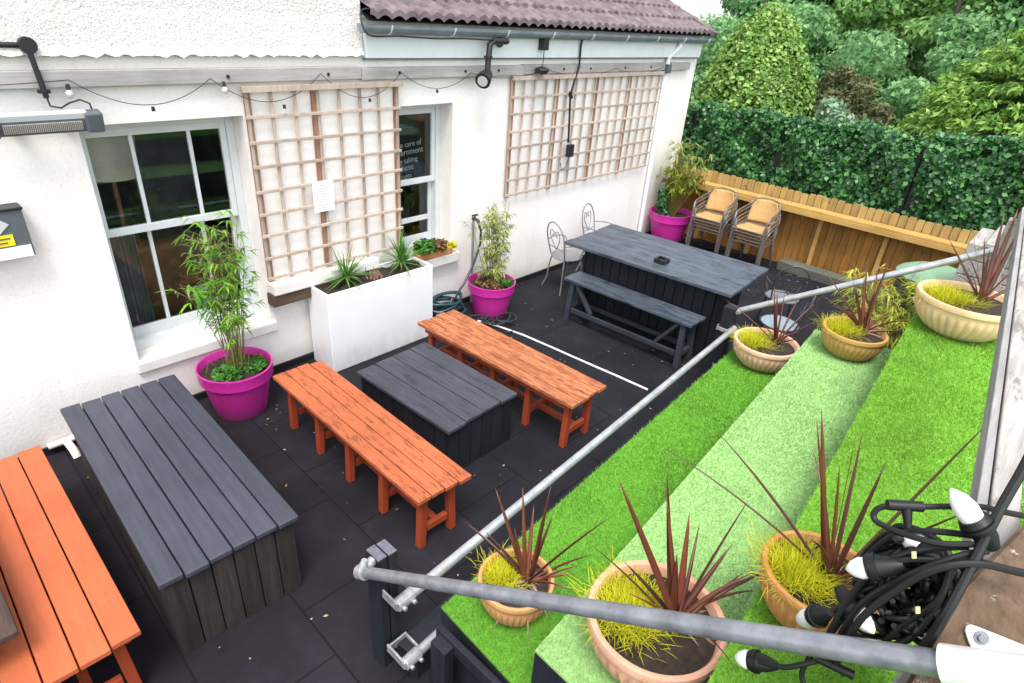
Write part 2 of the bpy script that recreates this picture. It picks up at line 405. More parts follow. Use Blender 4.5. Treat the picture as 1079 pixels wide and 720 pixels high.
# dark rubber paving with joints
m, nt, bs, out = new_mat('rubber_paving')
v = coords(nt)
br = nt.nodes.new('ShaderNodeTexBrick'); nt.links.new(coords(nt, (1, 1, 1), (0, 0, R(90 + 1.5))), br.inputs[0])
br.inputs['Scale'].default_value = 1.0; br.inputs['Brick Width'].default_value = 0.62; br.inputs['Row Height'].default_value = 0.52
br.inputs['Mortar Size'].default_value = 0.006; br.inputs['Mortar Smooth'].default_value = 0.3; br.offset = 0.5
br.inputs['Color1'].default_value = (0.0064, 0.0069, 0.0100, 1); br.inputs['Color2'].default_value = (0.0106, 0.0113, 0.0160, 1); br.inputs['Mortar'].default_value = (0.002, 0.002, 0.0025, 1)
n1 = noise(nt, v, 2.2, 6, 0.65)
col = mix(nt, 1.0, br.outputs[0], ramp(nt, n1, [(0.3, (0.55, 0.55, 0.58)), (0.5, (1.0, 1.0, 1.0)), (0.74, (2.1, 2.05, 2.0))]), 'MULTIPLY')
# purplish lens tint put into the tile colour, stronger towards the left
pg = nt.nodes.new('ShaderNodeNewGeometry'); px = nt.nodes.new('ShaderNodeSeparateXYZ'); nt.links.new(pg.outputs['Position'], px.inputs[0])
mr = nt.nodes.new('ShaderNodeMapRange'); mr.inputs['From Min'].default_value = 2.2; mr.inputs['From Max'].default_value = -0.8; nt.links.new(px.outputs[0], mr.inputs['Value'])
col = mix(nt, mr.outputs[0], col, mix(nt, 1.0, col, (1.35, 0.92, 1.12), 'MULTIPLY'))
vo = nt.nodes.new('ShaderNodeTexVoronoi'); vo.inputs['Scale'].default_value = 8.5; nt.links.new(v, vo.inputs['Vector'])
spk = ramp(nt, vo.outputs['Distance'], [(0.03, (1, 1, 1)), (0.05, (0, 0, 0))])
n5 = noise(nt, v, 1.7, 2); th = ramp(nt, n5, [(0.50, (0, 0, 0)), (0.56, (1, 1, 1))])
col = mix(nt, mix(nt, 1.0, spk, th, 'MULTIPLY'), col, (0.25, 0.24, 0.23))
nt.links.new(col, bs.inputs['Base Color'])
bs.inputs['Roughness'].default_value = 0.78; bs.inputs['Specular IOR Level'].default_value = 0.3
hb = mix(nt, 0.35, br.outputs['Fac'], noise(nt, v, 140, 4))
iv = nt.nodes.new('ShaderNodeInvert'); nt.links.new(hb, iv.inputs[1]); bump(nt, bs, iv.outputs[0], 0.5, 0.006)
M['paving'] = m
# lawn and soil beyond
m, nt, bs, out = new_mat('garden_ground')
v = coords(nt)
nt.links.new(ramp(nt, noise(nt, v, 0.6, 8, 0.7), [(0.3, (0.018, 0.05, 0.012)), (0.7, (0.05, 0.10, 0.025))]), bs.inputs['Base Color'])
bs.inputs['Roughness'].default_value = 0.95; bump(nt, bs, noise(nt, v, 30, 5), 0.8, 0.05)
M['ground'] = m

# ------------------------------------------------------------------ world, sun, camera
SUN_EL, SUN_AZ = R(64), R(228)      # azimuth measured clockwise from +Y
w = bpy.data.worlds.new('World'); scene.world = w; w.use_nodes = True
nt = w.node_tree; nt.nodes.clear()
sky = nt.nodes.new('ShaderNodeTexSky'); sky.sky_type = 'NISHITA'; sky.sun_disc = False
sky.sun_elevation = SUN_EL; sky.sun_rotation = SUN_AZ; sky.altitude = 50; sky.air_density = 1.0; sky.dust_density = 1.5; sky.ozone_density = 1.0
bg = nt.nodes.new('ShaderNodeBackground'); bg.inputs[1].default_value = 0.15
hs = nt.nodes.new('ShaderNodeHueSaturation'); hs.inputs['Saturation'].default_value = 0.28; hs.inputs['Value'].default_value = 2.75
wo = nt.nodes.new('ShaderNodeOutputWorld')
nt.links.new(sky.outputs[0], hs.inputs['Color']); nt.links.new(hs.outputs[0], bg.inputs[0]); nt.links.new(bg.outputs[0], wo.inputs[0])
sl = bpy.data.lights.new('sun', 'SUN'); sl.energy = 3.6; sl.angle = R(24); sl.color = (1.0, 0.945, 0.87)
so = bpy.data.objects.new('sun', sl); COL.objects.link(so)
sd = V((math.sin(SUN_AZ) * math.cos(SUN_EL), math.cos(SUN_AZ) * math.cos(SUN_EL), math.sin(SUN_EL)))
so.rotation_euler = sd.to_track_quat('Z', 'Y').to_euler(); so.location = (-3, -8, 9)

CAM = V((-0.9411, -4.1952, 2.718))
ya, pi_, ro = 0.8542, -0.4985, 0.0739
fw = V((math.sin(ya) * math.cos(pi_), math.cos(ya) * math.cos(pi_), math.sin(pi_)))
rt = V((math.cos(ya), -math.sin(ya), 0)); up = rt.cross(fw)
r2 = rt * math.cos(ro) + up * math.sin(ro); u2 = -rt * math.sin(ro) + up * math.cos(ro)
cd = bpy.data.cameras.new('camera'); co = bpy.data.objects.new('camera', cd); COL.objects.link(co)
co.matrix_world = Matrix.Translation(CAM) @ Matrix((r2, u2, -fw)).transposed().to_4x4()
cd.sensor_fit = 'HORIZONTAL'; cd.sensor_width = 36; cd.lens = 36 * 640.33 / 1079; cd.clip_start = 0.05; cd.clip_end = 1500
scene.camera = co
scene.view_settings.view_transform = 'Standard'; scene.view_settings.look = 'None'; scene.view_settings.exposure = 0; scene.view_settings.gamma = 1

# ------------------------------------------------------------------ foliage generators
def unit(a): return a / (np.linalg.norm(a, axis=-1, keepdims=True) + 1e-9)

def leaf_cloud(P, N, size, aspect=1.6, jitter=0.6, fold=0.15):
    """lens shaped leaves (a bent quad pair) at P, roughly facing N"""
    n = len(P)
    size = np.broadcast_to(size, (n,))[:, None]
    nn = unit(N + rng.normal(0, jitter, (n, 3)))
    t = unit(np.cross(nn, rng.normal(0, 1, (n, 3))))
    b = np.cross(nn, t)
    L = size * 0.5 * aspect; W = size * 0.5
    v0 = P - t * L; v1 = P + b * W + nn * size * fold; v2 = P + t * L; v3 = P - b * W + nn * size * fold
    verts = np.stack([v0, v1, v2, v3], 1).reshape(-1, 3)
    i = np.arange(n)[:, None] * 4
    faces = np.concatenate([i + np.array([[0, 1, 2]]), i + np.array([[0, 2, 3]])], 0)
    return verts, faces

def blades(P, D, length, width, droop=0.3, segs=4, side=None, taper=1.0, basew=0.6):
    """arching strap leaves; P base, D initial direction"""
    n = len(P)
    length = np.broadcast_to(length, (n,)).astype(float); width = np.broadcast_to(width, (n,)).astype(float); droop = np.broadcast_to(droop, (n,)).astype(float)
    d = unit(np.asarray(D, float)); p = np.asarray(P, float).copy()
    g = np.array([0, 0, -1.0])
    if side is None:
        side = np.cross(d, g); bad = np.linalg.norm(side, axis=1) < 0.05
        side[bad] = rng.normal(0, 1, (bad.sum(), 3))
    side = unit(side)
    rows = []
    for s in range(segs + 1):
        f = s / segs
        wv = width * (basew + (1 - basew) * min(1, f * 3)) * (1 - f ** 2.2) ** taper
        wv = np.maximum(wv, width * 0.04)[:, None]
        rows.append(np.stack([p - side * wv / 2, p + side * wv / 2], 1))
        d = unit(d + g * (droop / segs)[:, None])
        p = p + d * (length / segs)[:, None]
    verts = np.stack(rows, 1).reshape(-1, 3)      # n,(segs+1),2
    k = (segs + 1) * 2
    faces = []
    base = np.arange(n)[:, None] * k
    for s in range(segs):
        faces.append(base + np.array([[s * 2, s * 2 + 1, s * 2 + 3, s * 2 + 2]]))
    return verts, np.concatenate(faces, 0)

def rand_dirs(n, el0, el1):
    a = rng.uniform(0, 2 * math.pi, n); e = rng.uniform(el0, el1, n)
    return np.stack([np.cos(a) * np.cos(e), np.sin(a) * np.cos(e), np.sin(e)], 1)

def cat(parts):
    vs, fs, n = [], [], 0
    for v, f in parts:
        vs.append(v); fs.append(f + n); n += len(v)
    return np.concatenate(vs), np.concatenate(fs)

def clumps(centers, radii, per, size, up=0.4, aspect=1.5, flat=1.0, jitter=0.6):
    P, N = [], []
    for c, r in zip(centers, radii):
        d = unit(rng.normal(0, 1, (per, 3)))
        rad = r * rng.uniform(0.35, 1.0, (per, 1)) ** 0.6
        q = d * rad; q[:, 2] *= flat
        P.append(c + q); N.append(unit(d + np.array([0, 0, up])))
    P = np.concatenate(P); N = np.concatenate(N)
    return leaf_cloud(P, N, size * rng.uniform(0.6, 1.3, len(P)), aspect, jitter)

# ------------------------------------------------------------------ setting: ground, patio
g = MB(); g.add([(-400, -400, -0.25), (400, -400, -0.25), (400, 400, -0.25), (-400, 400, -0.25)], [(0, 1, 2, 3)])
tag(g.build('ground', M['ground']), kind='structure')
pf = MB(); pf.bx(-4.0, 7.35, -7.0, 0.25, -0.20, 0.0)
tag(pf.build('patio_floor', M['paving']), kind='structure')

# ------------------------------------------------------------------ the building
bld = empty('building', (2.0, 0.0, 0.0), label='white rendered building with two sash windows and a low tiled roof', cat='building')
def bpart(mb, name, mat, parent=bld, **k): return mb.build(name, mat, parent, world=True, **k)
W1 = (0.03, 0.985, 0.45, 1.985); W2 = (2.265, 2.86, 0.62, 1.975)
holes = [W1, W2]
xs = sorted({-4.0, 7.14, W1[0], W1[1], W2[0], W2[1]}); zs = sorted({-0.1, 2.60, W1[2], W1[3], W2[2], W2[3]})
wm = MB(); rv = MB(); reveals = []
for i in range(len(xs) - 1):
    for j in range(len(zs) - 1):
        mxx, mz = (xs[i] + xs[i + 1]) / 2, (zs[j] + zs[j + 1]) / 2
        if any(h[0] < mxx < h[1] and h[2] < mz < h[3] for h in holes): continue
        wm.add([(xs[i], 0, zs[j]), (xs[i + 1], 0, zs[j]), (xs[i + 1], 0, zs[j + 1]), (xs[i], 0, zs[j + 1])], [(0, 1, 2, 3)])
wm.add([(7.14, 0, -0.1), (7.14, 5, -0.1), (7.14, 5, 4.5), (7.14, 1.5, 3.25), (7.14, 0, 2.6)], [(0, 1, 2, 3, 4)])
D = 0.16
for (a, b, c, d) in holes:
    rv.add([(a, 0, c), (a, 0, d), (a, D, d), (a, D, c)], [(0, 1, 2, 3)]); rv.add([(b, 0, c), (b, D, c), (b, D, d), (b, 0, d)], [(0, 1, 2, 3)])
    rv.add([(a, 0, d), (b, 0, d), (b, D, d), (a, D, d)], [(0, 1, 2, 3)]); rv.add([(a, 0, c), (a, D, c), (b, D, c), (b, 0, c)], [(0, 1, 2, 3)])
    reveals.append(rv); rv = MB()
bpart(wm, 'wall', M['wall'])
for rv in reveals: bpart(rv, 'window_reveal', M['reveal'])
# bell-cast upper wall on the left with a ragged drip edge
uw = MB(); n = 260
xa = np.linspace(-4.0, 1.935, n); r_ = random.Random(3)
zd = [2.350 + 0.009 * math.sin(x * 60) * math.sin(x * 7.3) + r_.uniform(-0.004, 0.004) for x in xa]
vs = []
for x, z in zip(xa, zd): vs += [(x, -0.004, z - 0.004), (x, -0.052, z), (x, -0.036, z + 0.05), (x, -0.022, z + 0.25), (x, -0.022, 5.2)]
fs = []
for i in range(n - 1):
    for k in range(4): fs.append((i * 5 + k, (i + 1) * 5 + k, (i + 1) * 5 + k + 1, i * 5 + k + 1))
fs.append(tuple((n - 1) * 5 + k for k in range(5)))
uw.add(vs, fs); bpart(uw, 'upper_wall', M['upper'])
eb = MB(); eb.bx(1.905, 1.935, -0.0225, 4.0, 2.4, 5.2); bpart(eb, 'gable_edge', M['upper'])
# timber beam along the wall, in lengths
tb = MB()
for a, b, dz in ((-4.0, -0.6, 0), (-0.597, 1.9, 0.004), (1.905, 3.7, -0.004), (3.704, 6.28, 0.002), (6.42, 6.9, 0.0)):
    tb.bx(a, b, -0.05, -0.001, 2.19 + dz, 2.275 + dz)
bpart(tb, 'wall_beam', M['beam'], bevel=0.004)
for x in (-1.0, 0.9, 1.62, 2.25, 2.95, 3.36, 4.3, 4.75, 5.4, 5.95):
    bolts = MB(); bolts.tube([(x, -0.049, 2.232), (x, -0.058, 2.232)], 0.011, 8); bpart(bolts, 'bolt', M['dark'])
# fascia, gutter, roof
fa = MB(); fa.bx(1.945, 7.1, -0.06, -0.001, 2.335, 2.50); bpart(fa, 'fascia', M['fascia'], bevel=0.004)
sf = MB(); sf.bx(1.945, 7.1, -0.035, -0.001, 2.322, 2.333); bpart(sf, 'fascia_shadow_strip', M['gutter'])
gt = MB(); ng = 9
gv = []; xs2 = [1.87, 7.2]
for x in xs2:
    for k in range(ng):
        a = math.pi + math.pi * k / (ng - 1)
        gv.append((x, -0.118 + 0.054 * math.cos(a), 2.562 + 0.058 * math.sin(a)))
    for k in range(ng):
        a = 2 * math.pi - math.pi * k / (ng - 1)
        gv.append((x, -0.118 + 0.048 * math.cos(a), 2.562 + 0.051 * math.sin(a)))
N2 = 2 * ng
gt.add(gv, [(k, (k + 1) % N2, N2 + (k + 1) % N2, N2 + k) for k in range(N2)] + [tuple(range(ng))[::-1], tuple(range(N2, N2 + ng))])
go = bpart(gt, 'gutter', M['gutter'], fix=True)
for x in np.arange(2.1, 7.2, 0.62):
    gb = MB(); gb.tube([(x - 2.0, -0.118 + 0.058 * math.cos(a), 2.562 + 0.062 * math.sin(a)) for a in np.linspace(math.pi, 2 * math.pi, 9)], 0.007, 6)
    gb.build('gutter_bracket', M['metallight'], go)
rf = MB()
per = 0.125; slope = 0.43; nc = 11; cl = 0.30
ul = MB(); ul.add([(1.936, -0.125, 2.585), (7.2, -0.125, 2.585), (7.2, 3.2, 2.585 + 3.325 * slope), (1.936, 3.2, 2.585 + 3.325 * slope)], [(0, 1, 2, 3)]); bpart(ul, 'roof_underlay', M['dark'])
xr = np.arange(1.94, 7.24, per / 6)
for c in range(nc):
    y0 = -0.135 + c * cl * 0.92; y1 = y0 + cl
    off = (c % 2) * per * 0.5 + r_.uniform(-.01, .01)
    vs = []; fs = []
    for i, x in enumerate(xr):
        h = 0.034 * abs(math.sin(math.pi * (x + off) / per)) ** 0.8 + r_.uniform(-.001, .001)
        za = 2.605 + (y0 + 0.135) * slope; zb = 2.605 + (y1 + 0.135) * slope
        vs += [(x, y0, za + h - 0.014), (x, y0, za + h + 0.026), (x, y1, zb + h)]
    for i in range(len(xr) - 1):
        fs += [(i * 3, (i + 1) * 3, (i + 1) * 3 + 1, i * 3 + 1), (i * 3 + 1, (i + 1) * 3 + 1, (i + 1) * 3 + 2, i * 3 + 2)]
    rf.add(vs, fs)
ro_ = bpart(rf, 'roof', M['tile'])
vg = MB(); vg.bar((7.20, -0.16, 2.60), (7.20, 3.1, 2.60 + 3.26 * slope), 0.10, 0.07); vg.build('verge', M['tile'], ro_); bpy.data.objects['verge'].data.transform(Matrix.Translation((-2, 0, 0)))
dp = MB(); dp.tube([(6.46, -0.10, 2.51), (6.46, -0.10, 2.46), (6.34, -0.045, 2.34), (6.33, -0.04, 2.26), (6.345, -0.04, 1.2), (6.35, -0.04, 0.05)], 0.028, 10)
bpart(dp, 'downpipe', M['fascia'], smooth=True)
db = MB(); db.box((6.33, -0.045, 2.21), (0.085, 0.08, 0.10)); bpart(db, 'pipe_bracket', M['metalgrey'])

def sash_window(Wd, bars_up, bars_lo, split):
    a, b, c, d = Wd
    fr = MB(); y = D
    f = 0.055
    fl_ = 0.022; fr.bx(a, a + fl_, y - 0.002, y + 0.10, c, d); fr.bx(b - f, b, y - 0.002, y + 0.10, c, d)
    fr.bx(a + fl_, b - f, y - 0.002, y + 0.10, d - f, d); fr.bx(a + fl_, b - f, y - 0.002, y + 0.10, c, c + 0.07)
    fo = bpart(fr, 'window', M['sash'], bevel=0.004)
    def sash(z0, z1, yy, bars, br, tr_):
        s = MB(); w_ = 0.04; x0, x1 = a + fl_ + .001, b - f - .001
        s.bx(x0, x0 + w_, yy, yy + 0.04, z0, z1); s.bx(x1 - w_, x1, yy, yy + 0.04, z0, z1)
        s.bx(x0 + w_, x1 - w_, yy, yy + 0.04, z0, z0 + br); s.bx(x0 + w_, x1 - w_, yy, yy + 0.04, z1 - tr_, z1)
        for bx_ in bars: s.bx(bx_ - 0.012, bx_ + 0.012, yy + 0.005, yy + 0.035, z0 + br, z1 - tr_)
        so_ = bpart(s, 'sash', M['sash'], fo, bevel=0.003)
        gl_ = MB(); gl_.add([(x0 + w_, yy + 0.02, z0 + br), (x1 - w_, yy + 0.02, z0 + br), (x1 - w_, yy + 0.02, z1 - tr_), (x0 + w_, yy + 0.02, z1 - tr_)], [(0, 1, 2, 3)])
        bpart(gl_, 'pane', M['glass'], fo)
    sash(split, d - f - .001, y + 0.010, bars_up, 0.05, 0.045)
    sash(c + 0.071, split + 0.03, y + 0.055, bars_lo, 0.075, 0.045)
    return fo
f1 = sash_window(W1, (0.335, 0.685), (0.335, 0.685), 1.27)
f2 = sash_window(W2, (), (), 1.27)
q = MB(); q.bx(2.265 + 0.097, 2.86 - 0.097, D + 0.058, D + 0.092, 0.90, 0.945); bpart(q, 'glazing_bar', M['sash'], f2, bevel=0.003)
# meeting rail ledge on window 2 extra rail
s1 = MB(); s1.bx(0.0, 1.02, -0.030, 0.12, 0.365, 0.452); bpart(s1, 'sill', M['sill'], f1, bevel=0.012)
s2 = MB(); s2.bx(2.22, 2.92, -0.075, 0.12, 0.52, 0.622); bpart(s2, 'sill', M['sill'], f2, bevel=0.012)
# blocked opening under the first trellis: pale sill over a brown timber
s3 = MB(); s3.bx(0.985, 1.94, -0.12, -0.001, 0.70, 0.79); bpart(s3, 'blocked_window_sill', M['sill'], bevel=0.01)
s4 = MB(); s4.bx(0.975, 1.94, -0.105, -0.001, 0.605, 0.698); bpart(s4, 'timber_lintel', M['brownwood'], bevel=0.006)
# base plinth strip
pl = MB(); pl.bx(-4.0, 7.13, -0.018, -0.0005, 0.0, 0.055); bpart(pl, 'plinth', M['dark'])
# rooms behind the windows
rm = MB()
for (x0, x1) in ((-0.5, 1.55), (1.6, 3.6)):
    y0, y1, z0, z1 = 0.26, 2.6, -0.1, 2.3
    rm.add([(x0, y0, z0), (x1, y0, z0), (x1, y1, z0), (x0, y1, z0), (x0, y0, z1), (x1, y0, z1), (x1, y1, z1), (x0, y1, z1)],
           [(0, 1, 2, 3), (4, 7, 6, 5), (3, 2, 6, 7), (0, 3, 7, 4), (1, 5, 6, 2)])
bpart(rm, 'room', M['interior'])
rs = MB(); rs.bx(-0.45, 1.5, 2.45, 2.55, 1.55, 1.62); rs.bx(-0.45, 1.5, 2.4, 2.55, 1.05, 1.13); rs.bx(0.9, 1.4, 2.2, 2.5, 0.2, 1.9); bpart(rs, 'room_shelf', M['curtain'])

lamp = empty('table_lamp', (0.27, 0.50, 0.55), label='pale drum lampshade seen through the upper left panes of the big window', cat='lamp')
lm = MB(); lm.lathe([(0.155, 1.02), (0.185, 1.32)], n=32); lm.lathe([(0.15, 1.025), (0.18, 1.315)], n=32); lm.build('lamp_shade', M['shade'], lamp, smooth=True)
lm = MB(); lm.lathe([(0.10, 0), (0.10, 0.02), (0.015, 0.04), (0.015, 1.2), (0, 1.2)], n=20); lm.build('lamp_base', M['interior_brown'], lamp, smooth=True)
lt = empty('armchair', (0.62, 0.75, -0.1), label='brown armchair back seen through the lower panes of the big window', cat='armchair')
q = MB(); q.box((0, 0.2, 0.42), (0.75, 0.62, 0.35)); q.build('seat', M['interior_brown'], lt, bevel=0.04)
q = MB(); q.box((0, -0.13, 0.72), (0.80, 0.16, 0.85)); q.build('backrest', M['interior_brown'], lt, bevel=0.05)
for sx in (-1, 1):
    q = MB(); q.box((sx * 0.45, 0.2, 0.45), (0.14, 0.62, 0.55)); q.build('armrest', M['interior_brown'], lt, bevel=0.04)
cu = MB(); cn = 40
vs = []
for i in range(cn):
    x = 0.09 + 0.17 * i / (cn - 1); yy = 0.30 + 0.02 * math.sin(i * 1.1); vs += [(x, yy, 0.5), (x, yy, 1.25)]
cu.add(vs, [(2 * i, 2 * i + 2, 2 * i + 3, 2 * i + 1) for i in range(cn - 1)])
tag(cu.build('curtain', M['curtain'], smooth=True), 'grey curtain at the lower left pane of the big window', 'curtain')
nb = empty('notice_card', (0.66, 0.235, 0.62), label='blue and white card propped in the lower sash of the big window', cat='card')
q = MB(); q.bx(-0.11, 0.11, 0, 0.004, 0, 0.17); q.build('card', M['paper'], nb)
q = MB(); q.bx(-0.09, 0.09, -0.003, -0.001, 0.02, 0.07); q.bx(-0.07, 0.05, -0.003, -0.001, 0.10, 0.14); q.build('print', plain('blue_print', (0.10, 0.25, 0.45)), nb)

def text_obj(s, size, mat, parent, loc, rot, name='lettering', align='CENTER'):
    cu = bpy.data.curves.new(name, 'FONT'); cu.body = s; cu.size = size; cu.align_x = align; cu.extrude = 0.0006; cu.space_line = 0.9
    t = bpy.data.objects.new(name, cu); COL.objects.link(t)
    dg = bpy.context.evaluated_depsgraph_get(); dg.update()
    me = bpy.data.meshes.new_from_object(t.evaluated_get(dg))
    bpy.data.objects.remove(t); bpy.data.curves.remove(cu)
    o = bpy.data.objects.new(name, me); COL.objects.link(o); me.materials.clear(); me.materials.append(mat)
    o.parent = parent; o.location = loc; o.rotation_euler = rot
    return o
cb = empty('chalkboard', (2.54, 0.205, 1.30), label='black chalkboard with white handwritten lines inside the narrow window', cat='chalkboard')
q = MB(); q.bx(-0.22, 0.16, 0, 0.012, 0.0, 0.62); q.build('board', M['board'], cb)
for k, (t_, sz, x) in enumerate((('take care of', 0.066, -0.03), ('government', 0.074, -0.03), ('by taking', 0.064, -0.03), ('these', 0.074, -0.04), ('rules', 0.062, -0.04))):
    text_obj(t_, sz, M['chalk'], cb, (x, -0.004, 0.30 - k * 0.068), (R(90), R(-4), 0))

# ------------------------------------------------------------------ wall fittings
def trellis(x0, x1, z0, z1, nx, nz, label, battens=(), cat_='trellis'):
    t = empty('trellis', ((x0 + x1) / 2, -0.012, z0), label=label, cat=cat_, group='timber trellises on the white wall')
    m_ = MB(); w_ = 0.022
    for i in range(nx):
        x = x0 + (x1 - x0) * i / (nx - 1) + r_.uniform(-.006, .006)
        m_.bar((x + r_.uniform(-.004, .004), -0.032, z0 - 0.02), (x, -0.032, z1 + 0.02), w_, 0.013, (0, 1, 0))
    for j in range(nz):
        z = z0 + (z1 - z0) * j / (nz - 1)
        m_.bar((x0 - 0.02, -0.046, z + r_.uniform(-.006, .006)), (x1 + 0.02, -0.046, z + r_.uniform(-.006, .006)), 0.013, w_)
    m_.build('lattice', M['trellis'], t, world=True, bevel=0.002)
    for bx_ in battens:
        b_ = MB(); b_.bx(bx_ - 0.02, bx_ + 0.02, -0.025, -0.002, z0 - 0.03, z1 + 0.02); b_.build('batten', M['trellis_red'], t, world=True)
    b_ = MB(); b_.bx(x0 - 0.03, x1 + 0.03, -0.074, -0.054, z1 - 0.005, z1 + 0.032); b_.build('top_rail', M['trellis'], t, world=True)
    return t
trellis(1.005, 2.235, 0.815, 2.14, 8, 9, 'squarer timber trellis between the two windows with a paper notice on it', (1.02, 1.51, 2.235))
trellis(3.575, 6.215, 1.055, 2.15, 17, 8, 'long timber trellis above the empty stretch of wall by the iron chairs', (3.60, 4.27, 4.95, 5.6))
pn = empty('paper_notice', (1.50, -0.056, 1.26), label='white printed paper notice pinned to the squarer trellis', cat='notice')
q = MB(); q.bx(-0.088, 0.088, -0.003, 0, 0, 0.235); q.build('sheet', M['paper'], pn)
q = MB()
for k in range(9): q.bx(-0.065, 0.05 + 0.02 * ((k * 7) % 3 - 1), -0.005, -0.0035, 0.03 + k * 0.021, 0.036 + k * 0.021)
q.build('print', plain('grey_print', (0.6, 0.6, 0.62)), pn)

ht = empty('patio_heater', (-0.15, -0.13, 2.035), label='grey wall mounted infrared heater bar over the left end of the big window', cat='heater')
HT = Matrix.Rotation(R(14), 3, 'X')
def hb(m_, c, d): return m_.box(HT @ V(c), d, HT)
q = MB(); hb(q, (0, 0.012, 0.0), (0.42, 0.045, 0.105)); q.build('housing', M['metallight'], ht, bevel=0.006)
for sx in (-1, 1):
    q = MB(); hb(q, (sx * 0.235, 0.002, -0.004), (0.085, 0.07, 0.110)); q.build('end_cap', M['metalgrey'], ht, bevel=0.010)
q = MB(); hb(q, (0, -0.013, -0.016), (0.40, 0.004, 0.072)); q.build('reflector', M['metalgrey'], ht)
q = MB(); hb(q, (0.0, -0.018, -0.016), (0.35, 0.005, 0.046)); q.build('element', plain('heater_element', (0.62, 0.56, 0.50), 0.3), ht)
q = MB()
for i in range(40): hb(q, (-0.17 + 0.34 * i / 39, -0.023, -0.016), (0.0025, 0.003, 0.05))
q.build('grille', M['metalgrey'], ht)
for sx in (-0.12, 0.12):
    q = MB(); q.bx(sx - 0.02, sx + 0.02, 0.02, 0.128, -0.03, 0.03); q.build('bracket', M['metalgrey'], ht)
cdt = empty('conduit', (-0.11, -0.03, 2.4), label='black conduit elbow and junction box above the wall heater', cat='conduit')
q = MB(); q.tube([(-2.4, -0.04, 2.40), (-0.13, -0.04, 2.40)], 0.014); q.build('pipe', M['dark'], cdt, world=True, smooth=True)
q = MB(); q.tube([(-0.105, -0.002, 2.40), (-0.105, -0.075, 2.40)], 0.04, 18); q.build('junction_box', M['dark'], cdt, world=True, smooth=True)
q = MB(); q.tube([(-0.105, -0.06, 2.38), (-0.09, -0.075, 2.15)], 0.014); q.tube([(-0.094, -0.073, 2.19), (-0.094, -0.073, 2.175)], 0.03); q.build('drop_pipe', M['dark'], cdt, world=True, smooth=True)
q = MB(); q.tube([(-0.09, -0.075, 2.16), (-0.085, -0.08, 2.11), (-0.04, -0.09, 2.10), (0.0, -0.1, 2.125), (0.05, -0.11, 2.14), (0.09, -0.115, 2.12), (0.095, -0.12, 2.07)], 0.005, 8); q.build('flex', M['dark'], cdt, world=True, smooth=True)

ab = empty('wall_box', (-0.55, -0.05, 1.33), label='grey metal box on the far left of the wall with yellow and white stickers', cat='box')
q = MB(); q.box((0, 0, 0.14), (0.40, 0.098, 0.26)); q.build('case', M['metalgrey'], ab, bevel=0.006)
q = MB(); q.box((0, -0.004, 0.278), (0.41, 0.11, 0.016)); q.build('lid', M['dark'], ab, bevel=0.004)
q = MB(); q.bx(-0.199, 0.19, -0.056, -0.051, 0.012, 0.075); q.build('white_band', M['paper'], ab)
q = MB(); q.bx(0.02, 0.125, -0.056, -0.051, 0.085, 0.145); q.build('yellow_sticker', M['yellow'], ab)
q = MB(); q.bx(0.035, 0.11, -0.059, -0.057, 0.123, 0.130); q.bx(0.045, 0.095, -0.059, -0.057, 0.102, 0.108); q.build('sticker_print', M['ink'], ab)
q = MB(); q.add([(0.075, -0.054, 0.155), (0.125, -0.054, 0.20), (0.075, -0.054, 0.245), (0.025, -0.054, 0.20)], [(0, 1, 2, 3)]); q.build('diamond_symbol', M['metallight'], ab)
q = MB(); q.bx(-0.15, -0.01, -0.056, -0.051, 0.09, 0.20); q.build('white_sticker', M['paper'], ab)

sp = empty('spotlight', (3.2, -0.06, 2.46), label='black floodlight on a cranked arm below the gutter', cat='light')
q = MB(); q.tube([(3.34, -0.07, 2.47), (3.34, -0.15, 2.475), (3.17, -0.16, 2.475), (3.125, -0.16, 2.45), (3.11, -0.16, 2.30), (3.10, -0.17, 2.24)], 0.026, 12); q.build('arm', M['dark'], sp, world=True, smooth=True)
q = MB(); q.tube([(3.11, -0.16, 2.36), (3.11, -0.16, 2.345)], 0.04, 12); q.build('collar', M['dark'], sp, world=True, smooth=True)
q = MB(); q.tube([(3.34, -0.062, 2.47), (3.34, -0.075, 2.47)], 0.05, 14); q.build('base_plate', M['dark'], sp, world=True, smooth=True)
q = MB(); q.tube([(3.11, -0.16, 2.22), (3.03, -0.20, 2.185), (3.00, -0.215, 2.17)], [0.045, 0.065, 0.068], 20); q.build('lamp_head', M['dark'], sp, world=True, smooth=True)
q = MB(); q.tube([(3.00, -0.215, 2.17), (2.995, -0.2175, 2.168)], 0.045, 20); q.build('lens', M['metallight'], sp, world=True)
c2 = empty('security_camera', (3.9, -0.06, 2.44), label='small black camera clipped under the gutter with a dark dome below', cat='camera')
q = MB(); q.box((3.90, -0.10, 2.455), (0.07, 0.08, 0.10)); q.build('body', M['dark'], c2, world=True, bevel=0.01)
q = MB(); q.lathe([(0.02, 0.03), (0.065, 0.015), (0.07, 0.0), (0.045, -0.03), (0.0, -0.045)], (3.885, -0.12, 2.235), 20); q.build('dome', M['dark'], c2, world=True, smooth=True)
q = MB(); q.tube([(3.90, -0.11, 2.41), (3.895, -0.115, 2.33), (3.885, -0.12, 2.26)], 0.004, 6); q.build('cable', M['dark'], c2, world=True)
gc = MB(); gc.tube(arc([(1.98, -0.12, 2.66), (1.90, -0.10, 2.65), (1.855, -0.14, 2.60), (1.865, -0.17, 2.52), (1.93, -0.185, 2.49), (2.15, -0.182, 2.495), (2.5, -0.18, 2.485), (2.8, -0.18, 2.49), (3.1, -0.178, 2.485), (3.30, -0.15, 2.488)]), 0.0065, 8)
tag(gc.build('gutter_cable', M['dark'], smooth=True), 'black cable looped round the left end of the gutter and run beneath it', 'cable')
